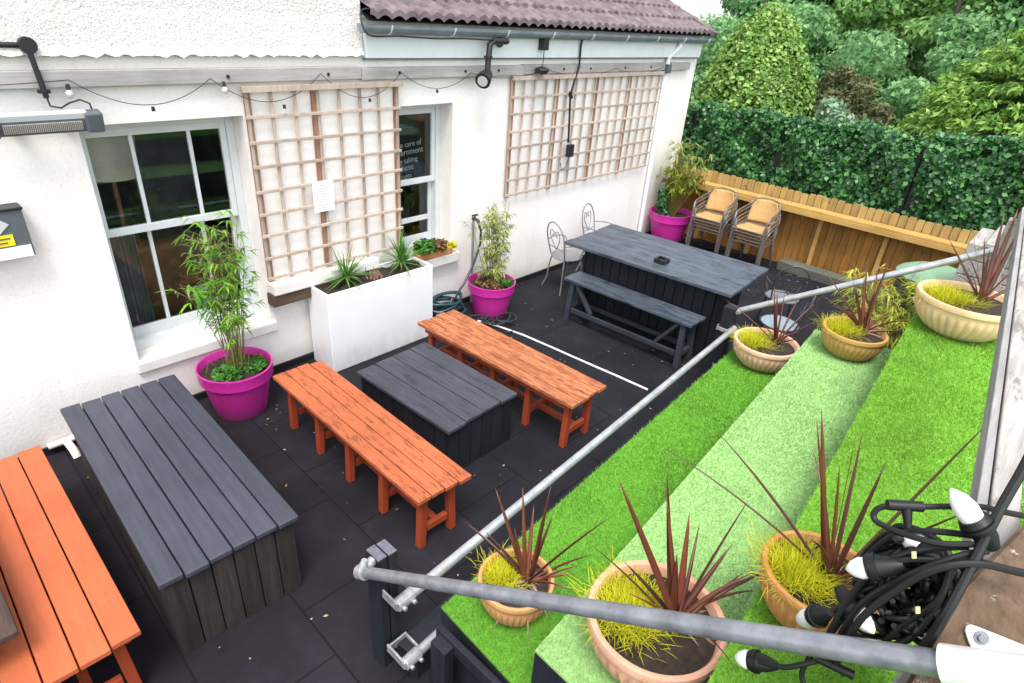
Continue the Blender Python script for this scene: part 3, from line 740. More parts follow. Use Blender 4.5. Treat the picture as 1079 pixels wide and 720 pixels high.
pc = empty('power_cable', (4.5, -0.06, 2.4), label='black cable dropping from the gutter to a socket box on the long trellis', cat='cable')
q = MB(); q.tube([(4.50, -0.10, 2.55), (4.50, -0.08, 2.45), (4.515, -0.075, 2.25), (4.47, -0.07, 2.12), (4.43, -0.066, 1.98), (4.46, -0.066, 1.7), (4.48, -0.066, 1.5)], 0.011, 8); q.build('cable', M['dark'], pc, world=True, smooth=True)
q = MB(); q.box((4.50, -0.085, 1.42), (0.09, 0.05, 0.13)); q.build('socket_box', M['dark'], pc, world=True, bevel=0.008)
q = MB(); q.tube([(4.42, -0.075, 2.02), (4.42, -0.075, 1.98), (4.44, -0.075, 1.96)], 0.02, 8); q.build('cable_joint', M['dark'], pc, world=True, smooth=True); q = MB(); q.tube([(4.50, -0.08, 1.36), (4.46, -0.08, 1.25), (4.40, -0.07, 1.22), (4.38, -0.066, 1.3)], 0.005, 6); q.build('plug', M['dark'], pc, world=True, smooth=True)

fs_ = empty('string_light', (0.2, -0.06, 2.2), label='string of clear bulbs looped along the weathered wall beam', cat='string light')
def sag(a, b, d, n=8):
    a, b = V(a), V(b); return [a.lerp(b, t) - V((0, 0, 4 * d * t * (1 - t))) for t in np.linspace(0, 1, n)]
hooks = [(-1.4, -0.07, 2.25), (0.03, -0.07, 2.235), (0.78, -0.07, 2.225), (1.55, -0.07, 2.24), (2.25, -0.07, 2.235), (3.0, -0.07, 2.22), (4.0, -0.07, 2.24), (5.2, -0.07, 2.23), (6.2, -0.07, 2.23)]
q = MB()
for a, b, d in zip(hooks[:-1], hooks[1:], (0.03, 0.14, 0.16, 0.17, 0.12, 0.06, 0.07, 0.06)): q.tube(sag(a, b, d, 14), 0.0024, 6)
q.build('cable', M['dark'], fs_, world=True, smooth=True)
for i, (x, z) in enumerate(((0.02, 2.215), (0.86, 2.205), (0.42, 2.08), (1.25, 2.05), (1.95, 2.06), (2.62, 2.10))):
    dark_ = i > 1
    q = MB(); q.lathe([(0.009, 0.0), (0.011, -0.025), (0, -0.025)] if dark_ else [(0.009, 0.0), (0.012, -0.028)], (x, -0.07, z), 10)
    b_ = q.build('socket', M['dark'], fs_, world=True)
    if not dark_:
        q = MB(); q.lathe([(0.009, -0.026), (0.019, -0.042), (0.021, -0.055), (0.014, -0.07), (0, -0.076)], (x, -0.07, z), 16); q.build('bulb', M['clearbulb'], b_, world=False, smooth=True)
        bpy.data.objects[b_.children[0].name].data.transform(Matrix.Translation((-0.2, 0.06, -2.2)))

# tap post and hoses
tp = empty('standpipe', (3.13, -0.05, 0.0), label='thin standpipe with a brass tap against the wall behind the middle magenta pot', cat='tap')
q = MB(); q.tube([(3.13, -0.04, 0.0), (3.12, -0.04, 0.90)], 0.012, 10); q.build('pipe', plain('pipe_grey', (0.22, 0.22, 0.21), 0.5), tp, world=True, smooth=True)
q = MB(); q.tube([(3.12, -0.03, 0.90), (3.12, -0.10, 0.90), (3.12, -0.115, 0.875)], 0.016, 10); q.tube([(3.085, -0.06, 0.94), (3.155, -0.06, 0.94)], 0.010, 8); q.tube([(3.12, -0.06, 0.905), (3.12, -0.06, 0.94)], 0.008, 8); q.build('tap', plain('tap_metal', (0.07, 0.06, 0.045), 0.4, metal=0.5), tp, world=True, smooth=True)
hs_ = empty('garden_hose', (2.62, -0.28, 0.0), label='dark teal hose heaped on the floor between white planter and magenta pot', cat='hose')
q = MB()
def wob(c, r, z, ph, n=40, tilt=0.25, turns=1.0):
    return [(c[0] + r * (1 + 0.12 * math.sin(3 * t + ph)) * math.cos(t), c[1] + 0.72 * r * math.sin(t), z + 0.02 + abs(tilt) * r * (0.5 + 0.5 * math.sin(t + ph))) for t in np.linspace(0, 2 * math.pi * turns, n)]
for k in range(11):
    q.tube(wob((2.63 + r_.uniform(-.06, .06), -0.27 + r_.uniform(-.04, .04)), r_.uniform(0.11, 0.21), 0.0 + 0.022 * k, r_.uniform(0, 6), tilt=r_.uniform(0.1, 0.6)), 0.012, 8)
q.build('coil', M['hose'], hs_, world=True, smooth=True)
q = MB(); q.tube([(3.12, -0.115, 0.87), (3.14, -0.13, 0.80), (3.12, -0.15, 0.68), (3.02, -0.17, 0.50), (2.88, -0.20, 0.35), (2.76, -0.22, 0.26), (2.70, -0.26, 0.24), (2.62, -0.3, 0.27), (2.55, -0.32, 0.2), (2.5, -0.3, 0.05)], 0.012, 8)
for k in range(5): q.tube(wob((2.78 + 0.07 * k, -0.42 - 0.05 * k), r_.uniform(0.08, 0.15), 0.0 + 0.008 * k, r_.uniform(0, 6), tilt=0.15), 0.009, 8)
q.tube([(2.95, -0.55, 0.012), (3.05, -0.62, 0.012), (3.1, -0.72, 0.012), (3.0, -0.80, 0.012), (2.9, -0.78, 0.012)], 0.009, 8)
q.build('loose_length', M['hoseblack'], hs_, world=True, smooth=True)
wc = MB(); wp = [(2.86, -0.42), (2.93, -0.62), (2.985, -0.9), (3.01, -1.25), (3.03, -1.6), (3.055, -1.95), (3.07, -2.24)]
wcp = [V((x, y, 0.010)) for x, y in wp]; wc.tube(wcp, 0.010, 8); tag(wc.build('floor_cable', M['whitecord'], smooth=True), 'white cable lying straight across the dark floor beside the orange bench', 'cable')
wf = MB(); wf.tube([(-0.60, -0.03, 0.07), (-0.50, -0.035, 0.075), (-0.38, -0.04, 0.08)], 0.022, 10); wf.tube([(-0.50, -0.035, 0.075), (-0.49, -0.13, 0.05), (-0.485, -0.15, 0.0)], 0.024, 10)
tag(wf.build('waste_pipe', M['sill'], smooth=True), 'short white waste pipe at the wall foot beside the slate box table', 'pipe')

# ------------------------------------------------------------------ furniture
CAMXY = (-0.9411, -4.1952, 2.718)
def adj(x, y, w_, l_, h0, h1):
    k = (CAMXY[2] - h1) / (CAMXY[2] - h0)
    return CAMXY[0] + (x - CAMXY[0]) * k, CAMXY[1] + (y - CAMXY[1]) * k, w_ * k, l_ * k, h1

def boards(w_, l_, h, t, n, gap, m_=None, jit=0.008):
    m_ = m_ or MB(); bw = (w_ - gap * (n - 1)) / n
    for i in range(n):
        x = -w_ / 2 + bw / 2 + i * (bw + gap)
        m_.box((x, r_.uniform(-jit, jit), h - t / 2 + r_.uniform(-.002, .002)), (bw, l_ + r_.uniform(-jit, jit), t))
    return m_

def orange_bench(rect, rz, mtop, label, nb=4, frames=5):
    x, y, w_, l_, h = rect
    t = empty('bench', (x, y, 0), rz, label, 'bench', 'orange slatted benches')
    boards(w_, l_, h, 0.026, nb, 0.006).build('seat', mtop, t, bevel=0.003)
    a = MB(); z = h - 0.027
    for sx in (-1, 1): a.bx(sx * (w_ / 2 - 0.045) - 0.011, sx * (w_ / 2 - 0.045) + 0.011, -l_ / 2 + 0.05, l_ / 2 - 0.05, z - 0.055, z)
    a.build('apron', M['orange_leg'], t, bevel=0.003)
    ys = np.linspace(-l_ / 2 + 0.085, l_ / 2 - 0.085, frames)
    for yy in ys:
        for sx in (-1, 1):
            q = MB(); lx = sx * (w_ / 2 - 0.080)
            q.bar((lx + sx * 0.012, yy, 0), (lx - sx * 0.004, yy, z - 0.002), 0.045, 0.045, (0, 1, 0)); q.build('leg', M['orange_leg'], t, bevel=0.004)
        q = MB(); q.bx(-w_ / 2 + 0.105, w_ / 2 - 0.105, yy - 0.016, yy + 0.016, 0.10, 0.145); q.build('cross_rail', M['orange_leg'], t, bevel=0.003)
        q = MB(); q.bx(-w_ / 2 + 0.105, w_ / 2 - 0.105, yy - 0.016, yy + 0.016, z - 0.05, z - 0.001); q.build('top_rail', M['orange_leg'], t, bevel=0.003)
    q = MB(); q.bx(-0.02, 0.02, ys[0] + 0.017, ys[-1] - 0.017, 0.105, 0.14); q.build('stretcher', M['orange_leg'], t, bevel=0.003)
    return t
orange_bench(adj(0.752, -1.550, 0.354, 1.606, 0.45, 0.42), -0.03, M['orange'], 'flaking orange bench left of the low slate table, nearest the big window')
orange_bench(adj(2.044, -1.536, 0.388, 1.590, 0.45, 0.42), 0.004, M['orange_worn'], 'most worn pale orange bench right of the low slate table, by the white floor cable')
orange_bench(adj(-0.905, -1.358, 0.43, 1.565, 0.45, 0.42), -0.018, M['orange_fresh'], 'bright orange bench at the left corner of the courtyard, beside the big box table')

def box_table(rect, rz, n, mtop, mside, label, over=0.02, inset=0.0, group='dark box tables', bodyside=None):
    x, y, w_, l_, h = rect
    t = empty('box_table', (x, y, 0), rz, label, 'table', group)
    boards(w_, l_, h, 0.030, n, 0.006).build('tabletop', mtop, t, bevel=0.006)
    bw, bl_ = w_ - 2 * over - 2 * inset, l_ - 2 * over - 2 * inset; z1 = h - 0.031
    m_ = MB()
    for sy in (-1, 1):
        k = max(4, int(round(bw / 0.105))); s_ = bw / k
        for i in range(k): m_.box((-bw / 2 + s_ * (i + .5), sy * (bl_ / 2 - 0.011), z1 / 2), (s_ - 0.006, 0.022, z1))
    for sx in (-1, 1):
        L2 = bl_ - 0.050; k = int(round(L2 / 0.105)); s_ = L2 / k
        for i in range(k): m_.box((sx * (bw / 2 - 0.011), -L2 / 2 + s_ * (i + .5), z1 / 2), (0.022, s_ - 0.006, z1))
    m_.build('side_boards', mside, t, bevel=0.003)
    i_ = MB(); i_.box((0, 0, z1 / 2), (bw - 0.05, bl_ - 0.05, z1 - 0.01)); i_.build('carcass', M['tableside_dark'], t)
    return t
box_table(adj(-0.267, -1.339, 0.600, 1.585, 0.60, 0.50), -0.042, 6, M['tabletop'], M['tableside'], 'long slate grey box table of six boards between two orange benches at the left')
box_table(adj(1.377, -1.5125, 0.631, 0.945, 0.45, 0.40), 0.015, 4, M['tabletop_worn'], M['tableside_dark'], 'low weathered slate box table between the two central orange benches')
box_table((-1.36, -1.25, 0.66, 1.46, 0.60), 0.0, 6, M['brownboard'], M['tableside'], 'brown weathered table cut by the left edge of the photo', inset=0.07)

pt = empty('picnic_table', (4.189, -1.585, 0), 0.057, 'large blue grey table with a dark boarded base in front of the stacked chairs', 'table')
boards(0.896, 1.713, 0.75, 0.030, 6, 0.003).build('tabletop', M['pictop'], pt, bevel=0.004)
q = MB(); bw, bl_ = 0.60, 1.42
for sx in (-1, 1):
    for i in range(14): q.box((sx * (bw / 2 - 0.011), -bl_ / 2 + 0.03 + (bl_ - 0.06) / 14 * (i + .5), 0.358), (0.022, (bl_ - 0.06) / 14 - 0.006, 0.716))
for sy in (-1, 1):
    for i in range(6): q.box((-bw / 2 + bw / 6 * (i + .5), sy * (bl_ / 2 - 0.011), 0.358), (bw / 6 - 0.006, 0.022, 0.716))
q.build('base_boards', M['tableside_dark'], pt, bevel=0.003)
q = MB(); q.box((0, 0, 0.35), (bw - 0.05, bl_ - 0.05, 0.70)); q.build('base', M['tableside_dark'], pt)
pb = empty('picnic_bench', (3.705, -1.580, 0), 0.024, 'blue grey bench with braced trestle legs along the large table', 'bench')
boards(0.267, 1.376, 0.45, 0.026, 3, 0.004).build('seat', M['pictop'], pb, bevel=0.003)
for sy in (-1, 1):
    for sx in (-1, 1):
        q = MB(); q.bar((sx * 0.115, sy * 0.62, 0), (sx * 0.085, sy * 0.60, 0.423), 0.05, 0.05, (0, 1, 0)); q.build('leg', M['picdark'], pb, bevel=0.003)
    q = MB(); q.bx(-0.085, 0.085, sy * 0.612 - 0.018, sy * 0.612 + 0.018, 0.10, 0.15); q.build('cross_rail', M['picdark'], pb, bevel=0.003)
for sx in (-1, 1):
    q = MB(); q.bx(sx * 0.105 - 0.013, sx * 0.105 + 0.013, -0.58, 0.58, 0.105, 0.15); q.build('stretcher', M['picdark'], pb, bevel=0.003)
for sy in (-1, 1):
    q = MB(); q.bar((-0.09, sy * 0.36, 0.15), (-0.09, sy * 0.56, 0.42), 0.03, 0.045, (1, 0, 0)); q.build('brace', M['picdark'], pb, bevel=0.003)
ash = empty('ashtray', (3.972, -1.68, 0.751), label='small square black ashtray on the large blue grey table', cat='ashtray')
q = MB()
q.bx(-.055, .055, -.055, .055, 0, 0.012)
for sx in (-1, 1): q.bx(sx * .05 - .006, sx * .05 + .006, -.055, .055, 0.012, 0.042)
for sy in (-1, 1): q.bx(-.044, .044, sy * .049 - .006, sy * .049 + .006, 0.012, 0.042)
q.build('tray', M['dark'], ash, bevel=0.003)
q = MB(); q.bx(-.035, .02, -.02, .03, 0.0125, 0.016); q.build('ash_paper', M['paper'], ash)

# ------------------------------------------------------------------ stackable bistro chairs
def make_wicker_chair():
    t = empty('stacking_chair', (0, 0, 0), 0)
    # faces -X
    q = MB()
    n = 12; vs = []; fs = []
    for i in range(n + 1):
        x = -0.21 + 0.42 * i / n; dz = 0.012 * math.cos(i / n * math.pi) - (0.02 if i == 0 else 0)
        for j in range(n + 1):
            yy = (-0.215 + 0.43 * j / n) * (1 - 0.06 * i / n); vs.append((x, yy, 0.445 + dz - 0.012 * math.sin(math.pi * j / n)))
    for i in range(n):
        for j in range(n): a = i * (n + 1) + j; fs.append((a, a + n + 1, a + n + 2, a + 1))
    q.add(vs, fs); o = q.build('seat', M['wicker'], t, smooth=True); s_ = o.modifiers.new('solid', 'SOLIDIFY'); s_.thickness = 0.014
    q = MB(); vs = []; fs = []
    for i in range(n + 1):
        z = 0.47 + 0.33 * i / n; x0 = 0.21 + 0.10 * (i / n)
        hw = 0.215 if i < 9 else 0.215 - 0.02 * (i - 8) ** 1.3 * 0.5
        for j in range(n + 1):
            u = -1 + 2 * j / n; vs.append((x0 - 0.055 * u * u + 0.02, hw * u, z))
    for i in range(n):
        for j in range(n): a = i * (n + 1) + j; fs.append((a, a + 1, a + n + 2, a + n + 1))
    q.add(vs, fs); o = q.build('backrest', M['wicker'], t, smooth=True); s_ = o.modifiers.new('solid', 'SOLIDIFY'); s_.thickness = 0.012
    for sy in (-1, 1):
        q = MB(); q.tube(arc([(-0.26, sy * 0.255, 0.0), (-0.235, sy * 0.25, 0.40), (-0.22, sy * 0.255, 0.60), (-0.15, sy * 0.265, 0.665), (0.05, sy * 0.262, 0.69), (0.20, sy * 0.24, 0.72), (0.265, sy * 0.225, 0.755)]), 0.0125, 8); q.build('leg', M['alu'], t, smooth=True)
        q = MB(); q.tube(arc([(0.30, sy * 0.25, 0.0), (0.20, sy * 0.235, 0.42), (0.245, sy * 0.222, 0.60), (0.30, sy * 0.19, 0.80)]), 0.0125, 8); q.build('leg', M['alu'], t, smooth=True)
    q = MB(); q.tube([(-0.235, -0.25, 0.43), (-0.235, 0.25, 0.43)], 0.011, 8); q.tube([(0.19, -0.235, 0.43), (0.19, 0.235, 0.43)], 0.011, 8)
    for sy in (-1, 1): q.tube([(-0.235, sy * 0.245, 0.43), (0.20, sy * 0.235, 0.43)], 0.011, 8)
    q.build('seat_frame', M['alu'], t, smooth=True); q = MB()
    q.tube(arc([(0.30, -0.19, 0.80), (0.325, -0.1, 0.82), (0.33, 0, 0.825), (0.325, 0.1, 0.82), (0.30, 0.19, 0.80)]), 0.011, 8)
    q.build('top_bar', M['alu'], t, smooth=True)
    return t
chair = make_wicker_chair()
ordn = ['lowest', 'second lowest', 'middle', 'second highest', 'topmost']
first = True
for sname, cx_, cy_, rz in (('left stack, next to the magenta corner pot', 6.68, -0.93, 0.05), ('right stack, nearer the sleeper', 6.68, -1.50, 0.0)):
    for k in range(5):
        o = chair if first else copy_tree(chair)
        first = False
        o.location = (cx_ - 0.020 * k + r_.uniform(-.006, .006), cy_ + r_.uniform(-.01, .01), 0.047 * k); o.scale = (0.80,) * 3; o.rotation_euler = (0, R(-1.2 * k * 0.3), rz + r_.uniform(-.02, .02))
        tag(o, ordn[k] + ' tan wicker chair of the ' + sname, 'chair', 'tan wicker chairs stacked by the fence')

# ------------------------------------------------------------------ wrought iron chairs
def iron_chair(loc, rz, label, mat, seatmat, arms=True, group='wrought iron garden chairs'):
    t = empty('iron_chair', loc, rz, label, 'chair', group); t.scale = (0.86,) * 3   # faces -Y, back at +Y
    q = MB(); q.lathe([(0.0, 0.440), (0.185, 0.440), (0.19, 0.446), (0.185, 0.452), (0.0, 0.452)], n=28); q.build('seat', seatmat, t, smooth=True)
    q = MB(); q.tube([(0.195 * math.cos(a), 0.195 * math.sin(a), 0.447) for a in np.linspace(0, 2 * math.pi, 28, endpoint=False)], 0.009, 8, closed=True); q.build('seat_ring', mat, t, smooth=True)
    for sx in (-1, 1):
        for sy in (-1, 1):
            q = MB(); q.tube(arc([(sx * 0.13, sy * 0.13, 0.44), (sx * 0.15, sy * 0.15, 0.30), (sx * 0.165, sy * 0.165, 0.12), (sx * 0.20, sy * 0.20, 0.0)]), 0.009, 8); q.build('leg', mat, t, smooth=True)
    b_ = MB(); b_.tube(arc([(-0.15, 0.14, 0.45), (-0.17, 0.18, 0.60), (-0.175, 0.21, 0.74), (-0.12, 0.235, 0.86), (0, 0.245, 0.91), (0.12, 0.235, 0.86), (0.175, 0.21, 0.74), (0.17, 0.18, 0.60), (0.15, 0.14, 0.45)]), 0.009, 8)
    for sx in (-1, 1):
        b_.tube(arc([(0, 0.175, 0.55), (sx * 0.06, 0.195, 0.64), (sx * 0.10, 0.215, 0.73), (sx * 0.075, 0.228, 0.80), (sx * 0.025, 0.228, 0.79), (sx * 0.025, 0.22, 0.74), (sx * 0.06, 0.22, 0.735)]), 0.006, 6)
    b_.tube([(-0.168, 0.175, 0.57), (0.168, 0.175, 0.57)], 0.006, 6); b_.build('backrest', mat, t, smooth=True)
    if arms:
        for sx in (-1, 1):
            q = MB(); q.tube(arc([(sx * 0.17, 0.19, 0.64), (sx * 0.215, 0.06, 0.65), (sx * 0.22, -0.08, 0.64), (sx * 0.20, -0.13, 0.58), (sx * 0.17, -0.10, 0.50), (sx * 0.16, -0.09, 0.45)]), 0.008, 8); q.build('armrest', mat, t, smooth=True)
    return t
iron_chair((4.20, -0.42, 0), R(75), 'grey iron scroll chair seen side on at the wall end of the large table', M['iron'], M['iron'])
iron_chair((4.92, -0.34, 0), R(10), 'grey iron scroll chair behind the table corner with only its looped back showing', M['iron'], M['iron'])
iron_chair((4.42, -2.72, 0), R(200), 'dark iron chair with a pale blue round seat beside the far railing post', M['irondark'], M['seatblue'], arms=False)
iron_chair((5.05, -2.50, 0), R(120), 'dark iron scroll chair just past the right end of the large table', M['irondark'], M['iron'])

# ------------------------------------------------------------------ boundary fence, sleeper and ivy screens
fnx = lambda y: 7.20 + 0.02 * y
fe = empty('timber_fence', (7.15, -2.0, 0), label='low golden close boarded fence with a shelf along its top', cat='fence')
q = MB(); qt = MB()
yy = -0.02; k = 0
while yy > -5.4:
    w_ = r_.uniform(0.076, 0.086); x = fnx(yy) + 0.012 * (k % 2)
    z1 = 0.955 + r_.uniform(-.012, .012)
    m_ = qt
    pl_ = [(yy, 0.785), (yy - w_, 0.785), (yy - w_, z1 - 0.02), (yy - w_ + 0.012, z1), (yy - 0.012, z1), (yy, z1 - 0.02)]
    vs = [(x - 0.009, a, b) for a, b in pl_] + [(x + 0.009, a, b) for a, b in pl_]
    m_.add(vs, [tuple(range(6))[::-1], tuple(range(6, 12))] + [(i, (i + 1) % 6, 6 + (i + 1) % 6, 6 + i) for i in range(6)])
    q.box((x, yy - w_ / 2, 0.36), (0.018, w_, 0.84 - 0.0))
    yy -= w_ + 0.006; k += 1
q.build('lower_boards', M['fence_shaded'], fe, world=True, fix=True); qt.build('board_tops', M['fence'], fe, world=True, fix=True)
q = MB(); q.bar((fnx(0) - 0.11, -0.03, 0.80), (fnx(-5.4) - 0.11, -5.4, 0.80), 0.17, 0.028); q.build('shelf', M['shelf'], fe, world=True, bevel=0.004)
q = MB(); q.bar((fnx(0) - 0.192, -0.03, 0.755), (fnx(-5.4) - 0.192, -5.4, 0.755), 0.022, 0.06); q.build('shelf_edge', M['shelf'], fe, world=True, bevel=0.003)
for y_ in (-0.5, -1.27, -2.1, -2.85, -3.7):
    q = MB(); q.bar((fnx(y_) - 0.035, y_, 0), (fnx(y_) - 0.035, y_, 0.78), 0.045, 0.045, (0, 1, 0)); q.build('post', M['shelf'], fe, world=True)
sl_ = MB(); sl_.bar((6.98, -1.80, 0.06), (6.90, -4.9, 0.06), 0.20, 0.12); tag(sl_.build('sleeper', M['sleeper'], bevel=0.01), 'grey green timber sleeper lying along the foot of the fence', 'sleeper')

def ivy_panel(y0, y1, z0, z1, label, seed, lean=0.0):
    t = empty('ivy_screen', (7.42, (y0 + y1) / 2, -0.2), label=label, cat='hedge', group='ivy covered screens behind the fence')
    L = y0 - y1; n = int(13500 * L / 1.4)
    u = rng.uniform(0, 1, n); v_ = rng.uniform(-0.10, 1, n) ; v_ = np.where(v_ < 0, v_ * (0.4 + 0.6 * np.sin(u * 31 + seed) ** 2), v_)
    top = z1 + 0.05 * np.sin(u * 9 + seed) + 0.035 * np.sin(u * 27 + seed * 2) + rng.exponential(0.018, n)
    edge = 0.03 * np.sin(v_ * 15 + seed)
    P = np.stack([7.42 + rng.normal(-0.05, 0.055, n) - 0.05 * np.sin(u * 9 + v_ * 5 + seed) - 0.03 * np.sin(u * 23 - v_ * 13 + seed), y0 - u * L + lean * v_ + edge * (u - 0.5), z0 + v_ * (top - z0)], 1)
    N = np.tile([-1.0, -0.05, 0.35], (n, 1))
    n2 = int(n * 0.25); u2 = rng.uniform(0, 1, n2)
    P2 = np.stack([7.42 + rng.uniform(-0.1, 0.16, n2), y0 - u2 * L + lean, z1 + 0.03 * np.sin(u2 * 9 + seed) + rng.normal(0, 0.03, n2)], 1)
    N2_ = np.tile([-0.3, 0, 1.0], (n2, 1))
    v, f = leaf_cloud(np.concatenate([P, P2]) - np.array(t.location), np.concatenate([N, N2_]), 0.035 * rng.uniform(0.4, 1.8, n + n2), 1.25, 0.6, 0.12)
    np_mesh('foliage', v, f, M['ivy'], t)
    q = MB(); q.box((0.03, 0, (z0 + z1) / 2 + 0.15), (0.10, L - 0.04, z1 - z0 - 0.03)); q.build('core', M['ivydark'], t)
    for s in (-1, 1):
        q = MB(); q.bx(-0.07, 0.05, s * (L / 2) - 0.028, s * (L / 2) + 0.028, -0.05, z1 + 0.15); q.build('post', M['dark'], t)  # black and wide, standing for the dark shade in the gaps
ivy_panel(0.42, 0.02, 0.9, 1.60, 'short ivy screen beside the corner of the building', 0.3)
ivy_panel(-0.04, -1.27, 0.93, 1.70, 'ivy screen behind the stacked chairs, left of the first gap', 1.2)
ivy_panel(-1.33, -2.82, 0.93, 1.72, 'widest ivy screen in the middle of the fence, between the two dark gaps', 2.7)
ivy_panel(-2.89, -4.9, 0.93, 1.80, 'tall dark ivy screen at the right end of the fence', 4.1)

# ------------------------------------------------------------------ seating steps with artificial turf
LOW = [(0.252, -2.860), (3.78, -2.655), (3.86, -3.20), (0.215, -3.44)]
MID = [(0.21, -3.41), (3.76, -3.170), (3.90, -3.76), (0.185, -3.99)]
TOP = [(0.18, -3.965), (3.84, -3.725), (4.14, -4.06), (4.32, -4.40), (4.32, -6.2), (-1.9, -6.2), (-1.9, -4.42), (0.15, -4.42)]
st = empty('seating_steps', (2.0, -3.4, 0), label='three broad tiers of seating steps laid with green artificial turf', cat='steps')
def inside(P, poly):
    c = np.zeros(len(P), bool); n = len(poly)
    for i in range(n):
        x1, y1 = poly[i]; x2, y2 = poly[(i + 1) % n]
        cond = ((y1 > P[:, 1]) != (y2 > P[:, 1])) & (P[:, 0] < (x2 - x1) * (P[:, 1] - y1) / (y2 - y1 + 1e-12) + x1)
        c ^= cond
    return c
def tier(poly, ztop, name_mat, back, dens, hmax, front_lip=True):
    b_ = MB(); b_.prism([p for p in poly][::-1], 0.0, ztop - 0.012); b_.build('tier', M['post'], st, world=True, fix=True)
    p = np.array(poly); lo, hi = p.min(0) - 0.006, p.max(0) + 0.006
    area = (hi - lo).prod(); n = int(area * dens)
    P = np.stack([rng.uniform(lo[0], hi[0], n), rng.uniform(lo[1], hi[1], n)], 1)
    c = p.mean(0); Pin = c + (P - c) * 0.999
    P = P[inside(Pin, poly)]
    P = P[(P[:, 1] > -5.0) & (P[:, 0] > -0.9)]
    d = np.hypot(P[:, 0] - CAM.x, P[:, 1] - CAM.y)
    keep = rng.uniform(0, 1, len(P)) < np.clip((2.2 / d) ** 1.5, 0.16, 1)
    P = P[keep]; d = d[keep]; n = len(P)
    base = np.concatenate([P, np.full((n, 1), ztop - 0.004)], 1)
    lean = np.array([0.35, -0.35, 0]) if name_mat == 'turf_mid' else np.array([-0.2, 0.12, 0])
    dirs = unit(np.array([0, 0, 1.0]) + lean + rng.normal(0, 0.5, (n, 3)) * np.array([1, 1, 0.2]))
    sc = np.clip(d / 2.2, 1, 2.6) ** 0.75
    tip = base + dirs * (hmax * rng.uniform(0.5, 1.1, n) * np.clip(sc, 1, 1.3))[:, None]
    a = rng.uniform(0, 2 * math.pi, n); s_ = np.stack([np.cos(a), np.sin(a), np.zeros(n)], 1) * (0.0022 * sc)[:, None]
    v = np.stack([base - s_, base + s_, tip], 1).reshape(-1, 3) - np.array(st.location)
    f = np.arange(3 * n).reshape(-1, 3)
    t_ = MB(); t_.prism(poly[::-1], ztop - 0.0115, ztop); to = t_.build('turf', M[back], st, world=True, fix=True)
    np_mesh('turf_pile', v, f, M[name_mat], to)
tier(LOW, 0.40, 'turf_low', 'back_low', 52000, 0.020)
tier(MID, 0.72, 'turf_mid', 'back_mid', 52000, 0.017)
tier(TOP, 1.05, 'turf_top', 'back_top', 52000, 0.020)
q = MB(); q.prism([(0.11, -2.71), (0.125, -2.845), (3.72, -2.64), (3.70, -2.50)], 0.0, 0.15); q.build('ledge', M['post'], st, world=True, bevel=0.006, fix=True)
# dark boards framing the open near end
q = MB(); q.bx(0.13, 0.185, -3.02, -2.93, 0.0, 0.36); q.bx(0.185, 0.215, -3.40, -2.90, 0.30, 0.37); q.build('end_frame', M['post'], st, world=True, bevel=0.004)

# ------------------------------------------------------------------ railings
rl = empty('handrail', (0.10, -2.64, 0), label='near dull grey pipe handrail sloping up from its dark post to the bottom right corner', cat='handrail')
q = MB(); q.bx(0.052, 0.098, -2.695, -2.605, 0, 0.70); q.bx(0.104, 0.150, -2.695, -2.605, 0, 0.695); q.build('post', M['post'], rl, world=True, bevel=0.005)
pe = MB(); pe.bx(0.054, 0.096, -2.693, -2.607, 0.7005, 0.7025); pe.bx(0.106, 0.148, -2.693, -2.607, 0.6955, 0.6975); pe.build('post_end', M['postend'], rl, world=True)
A_, B_ = V((-0.008, -2.67, 0.672)), V((0.088, -4.42, 1.835))
q = MB(); q.tube([A_ + (B_ - A_) * t for t in np.linspace(0, 1, 6)], 0.0235, 20); q.build('pipe', M['galvdull'], rl, world=True, smooth=True)
dd = (B_ - A_).normalized()
q = MB(); q.tube([A_ - dd * 0.022, A_ + dd * 0.02], 0.031, 18); q.tube([A_ - dd * 0.030, A_ - dd * 0.022], [0.018, 0.028], 18); q.tube([A_, (0.052, -2.655, 0.68)], 0.022, 12); q.tube([A_ + V((0.0, 0.0, 0.01)), A_ + V((0.012, 0.0, 0.06))], [0.025, 0.012], 10); q.build('clamp', M['clamp'], rl, world=True, smooth=True)
q = MB(); q.tube([B_ - dd * 0.10, B_ + dd * 0.05], 0.034, 20); q.build('sleeve', M['sleevem'], rl, world=True, smooth=True)
def front_rail(z, ya_, yb, label, x0=0.02, x1=3.72):
    t = empty('guard_rail', (0.15, -2.74, 0), label=label, cat='rail', group='galvanised pipe rails in front of the steps')
    a, b = V((x0 + 0.06, ya_, z)), V((x1, yb, z))
    q = MB(); q.tube([a.lerp(b, s) for s in np.linspace(0, 1, 5)], 0.0235, 18); q.build('pipe', M['galv'], t, world=True, smooth=True)
    for e, s in ((a, 1), (b, -1)):
        q = MB()
        q.tube([e + V((-s * 0.01, 0, 0)), e + V((s * 0.075, 0.004 * s, 0))], 0.030, 16)
        q.box(e + V((-s * 0.012, 0.055, 0)), (0.010, 0.13, 0.048)); q.box(e + V((s * 0.04, 0.108, 0)), (0.095, 0.010, 0.048)); q.box(e + V((s * 0.085, 0.06, -0.0)), (0.010, 0.09, 0.03))
        c_ = q.build('clamp', M['clamp'], t, world=True, bevel=0.003)
        q = MB()
        for dx in (0.01, 0.06): q.tube([e + V((s * dx, -0.028, -0.005)), e + V((s * dx, -0.040, -0.005))], 0.010, 8)
        q.build('bolt', M['clamp'], c_)
        bpy.data.objects[c_.children[0].name].data.transform(Matrix.Translation(-t.location))
    return t
front_rail(0.50, -2.783, -2.575, 'upper white galvanised pipe running the whole length of the steps')
front_rail(0.15, -2.825, -2.62, 'lower galvanised pipe just above the ledge, tucked under the lowest turf tier')
